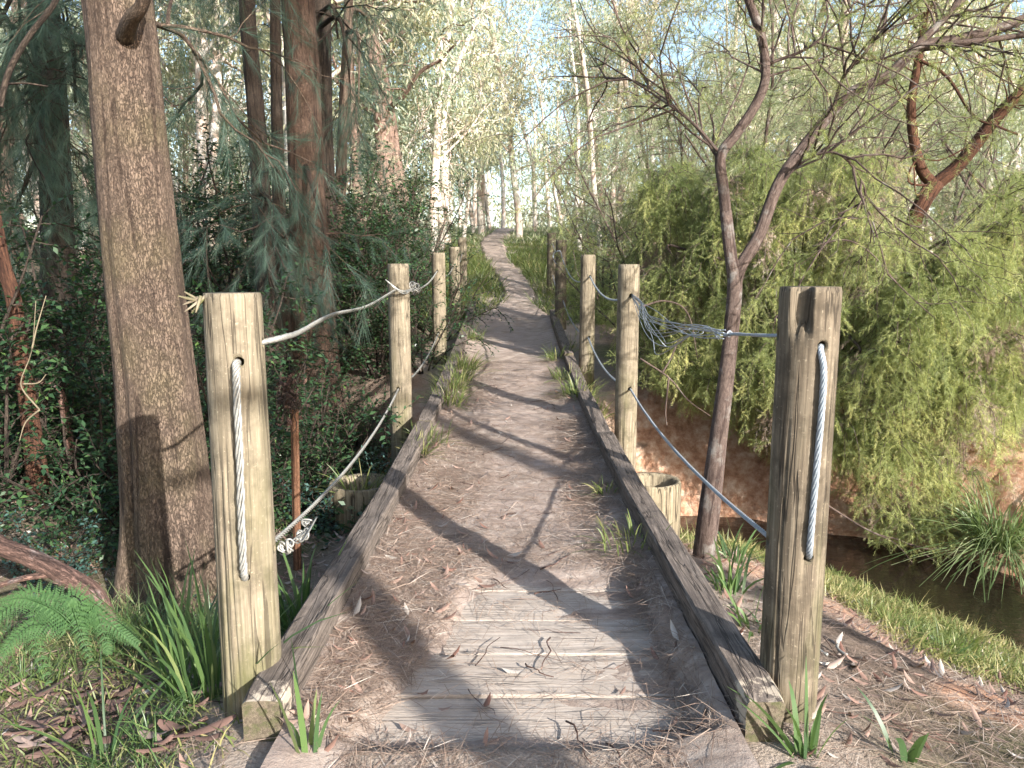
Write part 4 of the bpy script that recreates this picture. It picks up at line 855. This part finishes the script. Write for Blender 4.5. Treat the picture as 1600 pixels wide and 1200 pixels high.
n = 160; scatter(mb, *T_leaf(.5), np.array([P(452, 622, 4.3)]) + R.normal(0, 1, (n, 3)) * [.03, .035, .06], frames(R.normal(size=(n, 3))), R.uniform(.02, .055, n), R.uniform(0, 1, n)); mb.build('flood_debris', [M['bark_branch'], M['bark_dark']], t)
for k, (px, py, lb) in enumerate(((1290, 1025, 'pale curled white bark chip near right post, left one'), (1320, 1025, 'pale curled white bark chip near right post, right one'))):
    c = np.array(on_ground(px, py)) + [0, 0, .02]; mb = MB(); th_ = np.linspace(-1.2, 1.2, 12); q = c + np.stack([-.03 * np.cos(th_), .05 * np.sin(th_), 0 * th_ + .01], -1); tube(mb, q, .007, 6); o = mb.build('bark_chip', M['wire']); tag(o, lb, 'bark chip')

# ------------------------------------------------------------------ shrubs
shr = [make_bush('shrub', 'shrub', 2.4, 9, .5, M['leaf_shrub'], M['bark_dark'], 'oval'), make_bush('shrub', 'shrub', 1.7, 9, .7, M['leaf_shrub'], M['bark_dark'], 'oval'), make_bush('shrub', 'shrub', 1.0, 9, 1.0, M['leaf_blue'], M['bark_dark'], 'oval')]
def place(protos, used, k, x, y, s, label, group=None, dz=0., rz=None):
    o = protos[k]; loc = (x, y, gz(x, y) + dz); rz = R.uniform(0, 2 * PI) if rz is None else rz
    if k not in used:
        used.add(k); o.location = loc; o.rotation_euler = (0, 0, rz); o.scale = (s, s, s); o['label'] = label
        if group: o['group'] = group
        return o
    return copy_tree(o, loc, rz, s, label, group)
us = set()
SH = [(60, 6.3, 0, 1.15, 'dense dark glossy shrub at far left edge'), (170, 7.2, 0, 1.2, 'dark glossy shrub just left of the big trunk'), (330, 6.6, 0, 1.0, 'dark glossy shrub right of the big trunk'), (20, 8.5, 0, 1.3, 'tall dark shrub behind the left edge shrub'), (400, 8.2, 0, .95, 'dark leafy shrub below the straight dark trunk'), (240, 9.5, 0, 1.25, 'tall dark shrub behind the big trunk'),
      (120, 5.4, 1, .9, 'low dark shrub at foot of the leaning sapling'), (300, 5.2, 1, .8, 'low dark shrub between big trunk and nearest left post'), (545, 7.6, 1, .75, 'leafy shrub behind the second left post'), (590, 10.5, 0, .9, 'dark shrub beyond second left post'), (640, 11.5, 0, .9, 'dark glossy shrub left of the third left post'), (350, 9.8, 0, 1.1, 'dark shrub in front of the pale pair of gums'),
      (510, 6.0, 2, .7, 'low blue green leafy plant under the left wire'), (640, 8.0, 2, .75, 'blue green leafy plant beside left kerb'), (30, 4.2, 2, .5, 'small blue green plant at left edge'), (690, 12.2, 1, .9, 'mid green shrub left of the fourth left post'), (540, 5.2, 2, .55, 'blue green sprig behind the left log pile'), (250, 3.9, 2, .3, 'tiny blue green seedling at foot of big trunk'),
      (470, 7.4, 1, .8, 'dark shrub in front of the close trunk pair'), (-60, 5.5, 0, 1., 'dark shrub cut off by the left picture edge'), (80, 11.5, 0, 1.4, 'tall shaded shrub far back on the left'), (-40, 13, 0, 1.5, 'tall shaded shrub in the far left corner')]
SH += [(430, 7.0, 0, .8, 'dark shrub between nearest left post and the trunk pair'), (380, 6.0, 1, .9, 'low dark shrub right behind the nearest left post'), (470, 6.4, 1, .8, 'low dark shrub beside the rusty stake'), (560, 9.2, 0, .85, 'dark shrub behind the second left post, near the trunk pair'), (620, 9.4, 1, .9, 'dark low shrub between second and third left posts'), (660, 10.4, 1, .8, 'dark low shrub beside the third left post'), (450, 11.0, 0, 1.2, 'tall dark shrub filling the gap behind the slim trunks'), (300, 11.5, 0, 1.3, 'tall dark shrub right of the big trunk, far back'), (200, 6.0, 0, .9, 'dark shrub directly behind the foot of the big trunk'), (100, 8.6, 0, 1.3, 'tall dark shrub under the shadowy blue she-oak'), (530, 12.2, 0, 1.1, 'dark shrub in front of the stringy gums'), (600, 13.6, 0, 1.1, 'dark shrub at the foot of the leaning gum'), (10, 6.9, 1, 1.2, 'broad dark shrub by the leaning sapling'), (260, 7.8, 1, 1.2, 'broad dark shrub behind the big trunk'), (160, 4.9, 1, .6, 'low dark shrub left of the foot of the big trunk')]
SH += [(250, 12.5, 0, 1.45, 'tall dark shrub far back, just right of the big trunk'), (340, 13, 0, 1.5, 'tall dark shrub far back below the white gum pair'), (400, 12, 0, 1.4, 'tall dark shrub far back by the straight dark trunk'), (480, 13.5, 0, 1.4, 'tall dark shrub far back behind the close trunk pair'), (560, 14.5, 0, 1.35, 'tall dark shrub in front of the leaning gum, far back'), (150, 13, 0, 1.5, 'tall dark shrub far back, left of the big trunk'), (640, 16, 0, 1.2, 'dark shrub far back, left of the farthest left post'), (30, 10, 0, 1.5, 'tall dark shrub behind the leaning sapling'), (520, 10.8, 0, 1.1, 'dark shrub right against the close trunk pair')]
for (px, y, k, s, lb) in SH:
    place(shr, us, k, (px - 800) / F_PX * y, y, s, lb)
wat = [make_bush('wattle_bush', 'w', 3.2, 6, .45, M['leaf_wattle'], M['bark_wattle'], 'wattle'), make_bush('wattle_bush', 'w', 4.6, 5, .35, M['leaf_grey'], M['bark_wattle'], 'wattle')]
uw = set()
for (x, y, k, s, lb) in ((1.9, 11.2, 0, .8, 'feathery wattle bush beside third right post'), (2.6, 13.5, 1, .9, 'feathery wattle right of the far path'), (4.4, 12.2, 1, 1., 'tall feathery wattle behind the weeping foliage'), (6.2, 11.0, 1, 1.05, 'tall feathery wattle behind the V forked tree'), (8.2, 11.5, 1, 1.1, 'feathery wattle at the right picture edge'), (3.6, 16, 1, 1.1, 'wattle standing back from the path on its right'), (6.0, 16.5, 1, 1.2, 'wattle deep in the right hand woods'), (9.5, 16, 1, 1.2, 'wattle deep at far right'), (5.6, 8.6, 0, .8, 'low wattle bush right of the weeping foliage'), (2.2, 19, 0, 1.2, 'wattle bush on right verge of the far path'), (3.2, 11.2, 1, 1.15, 'tall feathery wattle behind the slender wattle fork'), (5.2, 13.6, 1, 1.15, 'tall feathery wattle left of the V forked tree, far back'), (7.2, 13.4, 1, 1.15, 'tall feathery wattle right of the V forked tree'), (4.4, 18.5, 1, 1.6, 'tall wattle back in the right hand woods'), (9.4, 13, 1, 1.15, 'tall feathery wattle beyond the right edge bushes'), (1.7, 13.8, 0, .9, 'feathery wattle leaning over the farthest right post')):
    place(wat, uw, k, x, y, s, lb)
soak = [make_bush('she_oak_sapling', 's', 3.0, 5, .4, M['leaf_sheoak'], M['bark_dark'], 'sheoak', 'sapling')]; uo = set()
for (x, y, s, lb) in ((-2.3, 12.5, .8, 'wispy she-oak sapling left of the third left post'), (-1.9, 15.5, .85, 'wispy she-oak sapling near the farthest left post'), (-3.6, 8.6, .8, 'wispy bluish sapling before the close trunk pair'), (-3.0, 17, 1.1, 'bluish sapling on left of the far path'), (1.9, 15, .7, 'wispy sapling behind the farthest right post')):
    place(soak, uo, 0, x, y, s, lb)

# ------------------------------------------------------------------ background gums
gums = [make_gum('gum_tree', 'g', 14, .17, (.02, 0), M['bark_gum'], M['leaf_gum'], 12, 140, 50, .22, .24), make_gum('gum_tree', 'g', 12, .14, (-.12, .05), M['bark_gum'], M['leaf_gum'], 12, 140, 50, .2, .2), make_gum('gum_tree', 'g', 13, .2, (.1, 0), M['bark_string'], M['leaf_gum_cool'], 12, 140, 52, .2, .2), make_gum('gum_tree', 'g', 9, .08, (.06, .05), M['bark_gum'], M['leaf_gum_cool'], 12, 110, 42, .18, .12), make_gum('gum_tree', 'g', 6, .05, (.1, .05), M['bark_string'], M['leaf_gum'], 12, 110, 42, .17, .05)]
ug = set()
NAMED = [(755, 36, 0, 'pale straight gum left of the path end'), (812, 34, 1, 'forked white gum right of the path end'), (605, 20, 2, 'brown stringy gum behind third left post'), (640, 21, 2, 'leaning pinkish gum beside the stringy one'), (350, 24, 0, 'white sunlit gum seen between left trunks'), (372, 25, 1, 'second white gum seen between left trunks'), (700, 30, 0, 'slim white gum left of the far path'), (725, 33, 3, 'slim grey gum next to the far path'), (1410, 22, 0, 'thick pale gum behind the V forked tree'), (1380, 28, 1, 'pale gum in the right background'), (905, 26, 3, 'thin gum stem right of the far path'), (300, 22, 3, 'slim gum right of the big trunk'), (1250, 30, 0, 'pale gum behind slender wattle fork'), (960, 32, 1, 'pale gum above the second right post')]
for (px, y, k, lb) in NAMED: place(gums, ug, k, (px - 800) / F_PX * y, y, R.uniform(.9, 1.1), lb)
def make_pole(name, H, r, bark, leafm, n):
    t = thing(name, 'p', 'tree'); mb = MB(); tr = wander((0, 0, -.3), (R.normal(0, .06), 0, 1), H + .3, 14, .07, .02); tube(mb, spline(tr, 40), np.linspace(r, r * .45, 40), 10)
    b1 = [wander(tr[R.integers(5, 14)], (R.normal(), R.normal(), R.uniform(.1, 1)), H * R.uniform(.1, .22), 6, .25) for _ in range(9)]
    for q in b1: tube(mb, q, np.linspace(r * .3, r * .1, len(q)), 6)
    b2 = subbranch(mb, b1, 26, H * .07, .8, r * .09, .3, seg=4); mb.build('trunk', bark, t); C = np.array([q[-1] for q in b2]); C = C[R.integers(len(C), size=n)]
    m2 = MB(); clump_leaves(m2, C + R.normal(0, .12, C.shape), .25, 34, GUMLEAF, .18); m2.build('crown', leafm, t); return t
poles = [make_pole('gum_tree', 13, .13, M['bark_gum'], M['leaf_gum'], 30), make_pole('gum_tree', 12, .1, M['bark_gum'], M['leaf_gum_cool'], 26), make_pole('gum_tree', 11, .12, M['bark_string'], M['leaf_gum'], 24)]; up_ = set()
PN = [(742, 38, 0, 'slim white pole gum right at the path end, left side'), (768, 42, 1, 'slim white pole gum at the middle of the path end'), (785, 46, 0, 'distant pale pole gum straight over the path'), (835, 40, 1, 'slim pale pole gum right of the forked white gum'), (690, 27, 0, 'white pole gum above the fourth left post'), (665, 24, 1, 'slim white pole gum above the third left post'), (580, 19, 2, 'slim brown pole gum over the second left post'), (320, 19, 0, 'bright white pole gum right of the big trunk'), (338, 27, 1, 'thin white pole gum far behind the big trunk'), (290, 30, 0, 'pale pole gum close to the big trunk outline'), (940, 24, 1, 'pale pole gum above the third right post'), (1020, 29, 0, 'slim pale pole gum left of the slender wattle'), (1230, 24, 0, 'pale pole gum in the fork of the slender wattle'), (1340, 26, 1, 'pale pole gum below the arching wattle limb'), (1560, 24, 0, 'pale pole gum near the right picture edge'), (120, 21, 1, 'pale pole gum left of the big trunk')]
for (px, y, k, lb) in PN: place(poles, up_, k, (px - 800) / F_PX * y, y, R.uniform(.85, 1.15), lb)
for k in range(34):
    y = R.uniform(20, 55); x = R.uniform(-.75, .75) * y
    if abs(x - path_x(y)) > 2: place(poles, up_, int(R.integers(3)), x, y, R.uniform(.8, 1.2), 'one of many slim pole gums scattered through the background forest', 'slim pole gums in the background forest')
G2 = 'background gums filling the forest'
for k in range(80):
    for _ in range(30):
        y = R.uniform(17, 62); x = R.uniform(-.8, .8) * y
        if abs(x - path_x(y)) > 1.8 + (y > 30) * .8: break
    kk = R.choice([0, 1, 2, 3, 4, 4, 3])
    place(gums, ug, int(kk), x, y, R.uniform(.75, 1.25), 'one of many gums filling the sunlit background forest', G2)
und = [make_bush('understory_bush', 'u', 3.2, 7, .5, M['leaf_gum_cool'], M['bark_string'], 'oval'), make_bush('understory_bush', 'u', 3., 6, .5, M['leaf_gum'], M['bark_string'], 'wattle')]; uu = set()
for k in range(70):
    for _ in range(30):
        y = R.uniform(15, 48); x = R.uniform(-.75, .75) * y
        if abs(x - path_x(y)) > 1.9: break
    place(und, uu, int(R.integers(2)), x, y, R.uniform(.6, 1.3), 'one of many sunlit understory bushes among the gums', 'understory bushes among the gums')
# far-off wood
mb = MB(); n = 2100
a = R.uniform(-.85, .85, n); y = R.uniform(58, 100, n); C = np.stack([a * y, y, 4.8 + R.uniform(0, 1, n) ** 1.3 * 15], -1)
clump_leaves(mb, C, 1.1, 26, GUMLEAF, .75)
for k in range(110):
    y = R.uniform(58, 95); x = R.uniform(-.8, .8) * y; tube(mb, wander((x, y, 3), (R.normal(0, .06), 0, 1), R.uniform(10, 17), 8, .05), [.25, .1], 6, m=1)
tag(mb.build('forest', [M['leaf_gum'], M['bark_gum']]), 'far pale gum forest closing off the view', 'forest', kind='stuff')

# ------------------------------------------------------------------ unseen trees and shrubs behind the photographer, placed and shaped to throw shade
hh = np.array([-.589, .808]); nv = np.array([.808, .589])
def sn(s, n): return tuple(hh * s + nv * n)
def shade_tree(s, n, H, lo, hi, rad, clumps, leaves, label):
    x, y = sn(s, n); t = thing('gum_tree', label, 'tree', (x, y, gz(x, y))); mb = MB(); base = np.array([x, y, gz(x, y)])
    tr = wander(base - [0, 0, .3], (.02, 0, 1), H, 10, .03); tube(mb, spline(tr, 24), np.linspace(.16, .05, 24), 12)
    for k in range(14):
        i = R.integers(4, 10); q = wander(tr[i], (R.normal(), R.normal(), .5), rad * .9, 6, .2); tube(mb, q, np.linspace(.04, .012, 7), 6)
    mb.build('trunk', M['bark_gum'], t); v = R.normal(size=(clumps, 3)); v = nrm(v) * R.uniform(.2, 1, (clumps, 1)) ** .5; C = np.stack([x + v[:, 0] * rad, y + v[:, 1] * rad, (lo + hi) / 2 + v[:, 2] * (hi - lo) / 2], -1)
    m2 = MB(); clump_leaves(m2, C, .3, leaves, GUMLEAF, .2); m2.build('crown', M['leaf_gum_cool'], t)
shade_tree(-6.5, -3.0, 12, 4.2, 12, 2.2, 270, 60, 'unseen gum behind the photographer, placed to shade the left undergrowth')
shade_tree(-6.0, 1.0, 13, 7.6, 12, 2.1, 190, 60, 'unseen gum behind the photographer, placed to shade the close trunk pair')
shade_tree(-9, 3.6, 14, 8.6, 13, 1.8, 90, 55, 'unseen thin crowned gum behind the photographer, placed for shade')
for k, (s, n, sc) in enumerate(((-6.2, -1.4, 1.5), (-5.8, -.95, 1.4), (-6.0, -2.6, 1.5), (-5.9, 1.5, 1.12), (-6.2, 2.7, 1.2), (-6, 3.8, 1.15), (-6.4, 5., .95), (-6.8, 3.2, 1.2))):  # unseen shrub row, sized so its shadow covers the foreground
    x, y = sn(s, n); place(shr, us, 0, x, y, sc, 'unseen shrub behind the photographer, placed to shade the foreground', 'unseen shrubs behind the photographer, placed for shade')

# low leafy cover under the left shrubs (stuff)
x, y = litter(5200, (-8, -.95), (4.3, 11), lambda x, y: (creek_d(x, y)[0] > .7) & (fbm(x * .8, y * .8, 57) > -.06))
n = len(x); m = 6; c = np.repeat(np.stack([x, y, ground_z(x, y) + R.uniform(.02, .22, n)], -1), m, 0) + R.normal(0, .035, (n * m, 3)); d = R.normal(0, 1, (n * m, 3)) * [1, 1, .4]
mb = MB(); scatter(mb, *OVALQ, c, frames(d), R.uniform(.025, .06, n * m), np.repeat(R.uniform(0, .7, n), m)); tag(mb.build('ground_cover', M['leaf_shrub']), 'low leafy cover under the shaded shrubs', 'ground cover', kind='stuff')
HAZE = 0.0
if HAZE:
    hb = MB(); v = np.array([(a, b, c) for a in (-160, 160) for b in (-70, 240) for c in (-8, 26)], float)
    hb.add(v, np.array([(0, 1, 3, 2), (4, 6, 7, 5), (0, 4, 5, 1), (2, 3, 7, 6), (0, 2, 6, 4), (1, 5, 7, 3)]))
    hm = NT('haze'); pv = hm.n('VolumePrincipled', {'Color': (.95, .97, 1, 1), 'Density': HAZE}); hm.t.links.new(pv.outputs[0], hm.out.inputs['Volume'])
    tag(hb.build('haze', hm.m, None, False), kind='stuff')
# ------------------------------------------------------------------ light, sky, camera
SUN_EL = math.radians(22); S = Vector((.589 * math.cos(SUN_EL), -.808 * math.cos(SUN_EL), math.sin(SUN_EL)))
sun = bpy.data.lights.new('sun', 'SUN'); sun.energy = 5.0; sun.angle = math.radians(.5); sun.color = (1, .965, .91)
so = bpy.data.objects.new('sun', sun); COL.objects.link(so); so.rotation_euler = S.to_track_quat('Z', 'Y').to_euler(); so.location = S * 40
w = bpy.data.worlds.new('World'); scene.world = w; w.use_nodes = True; nt = w.node_tree; bg = nt.nodes['Background']
sky = nt.nodes.new('ShaderNodeTexSky'); sky.sky_type = 'NISHITA'; sky.sun_disc = False; sky.sun_elevation = SUN_EL; sky.sun_rotation = math.atan2(.589, -.808); sky.air_density = 1.; sky.dust_density = 1.5
nt.links.new(sky.outputs[0], bg.inputs[0]); bg.inputs[1].default_value = .15
cam = bpy.data.cameras.new('camera'); cam.sensor_width = 36; cam.lens = 36 * F_PX / 1600; cam.clip_end = 1000; cam.clip_start = .05
co = bpy.data.objects.new('camera', cam); COL.objects.link(co); co.location = (0, 0, CAMZ); co.rotation_euler = (PI / 2 - TH, 0, 0); scene.camera = co
vs = scene.view_settings; vs.view_transform = 'Standard'; vs.look = 'None'; vs.exposure = 1.38; vs.gamma = 1
scene.cycles.use_denoising = True; scene.cycles.max_bounces = 6; scene.cycles.diffuse_bounces = 3; scene.cycles.glossy_bounces = 2; scene.cycles.transmission_bounces = 4
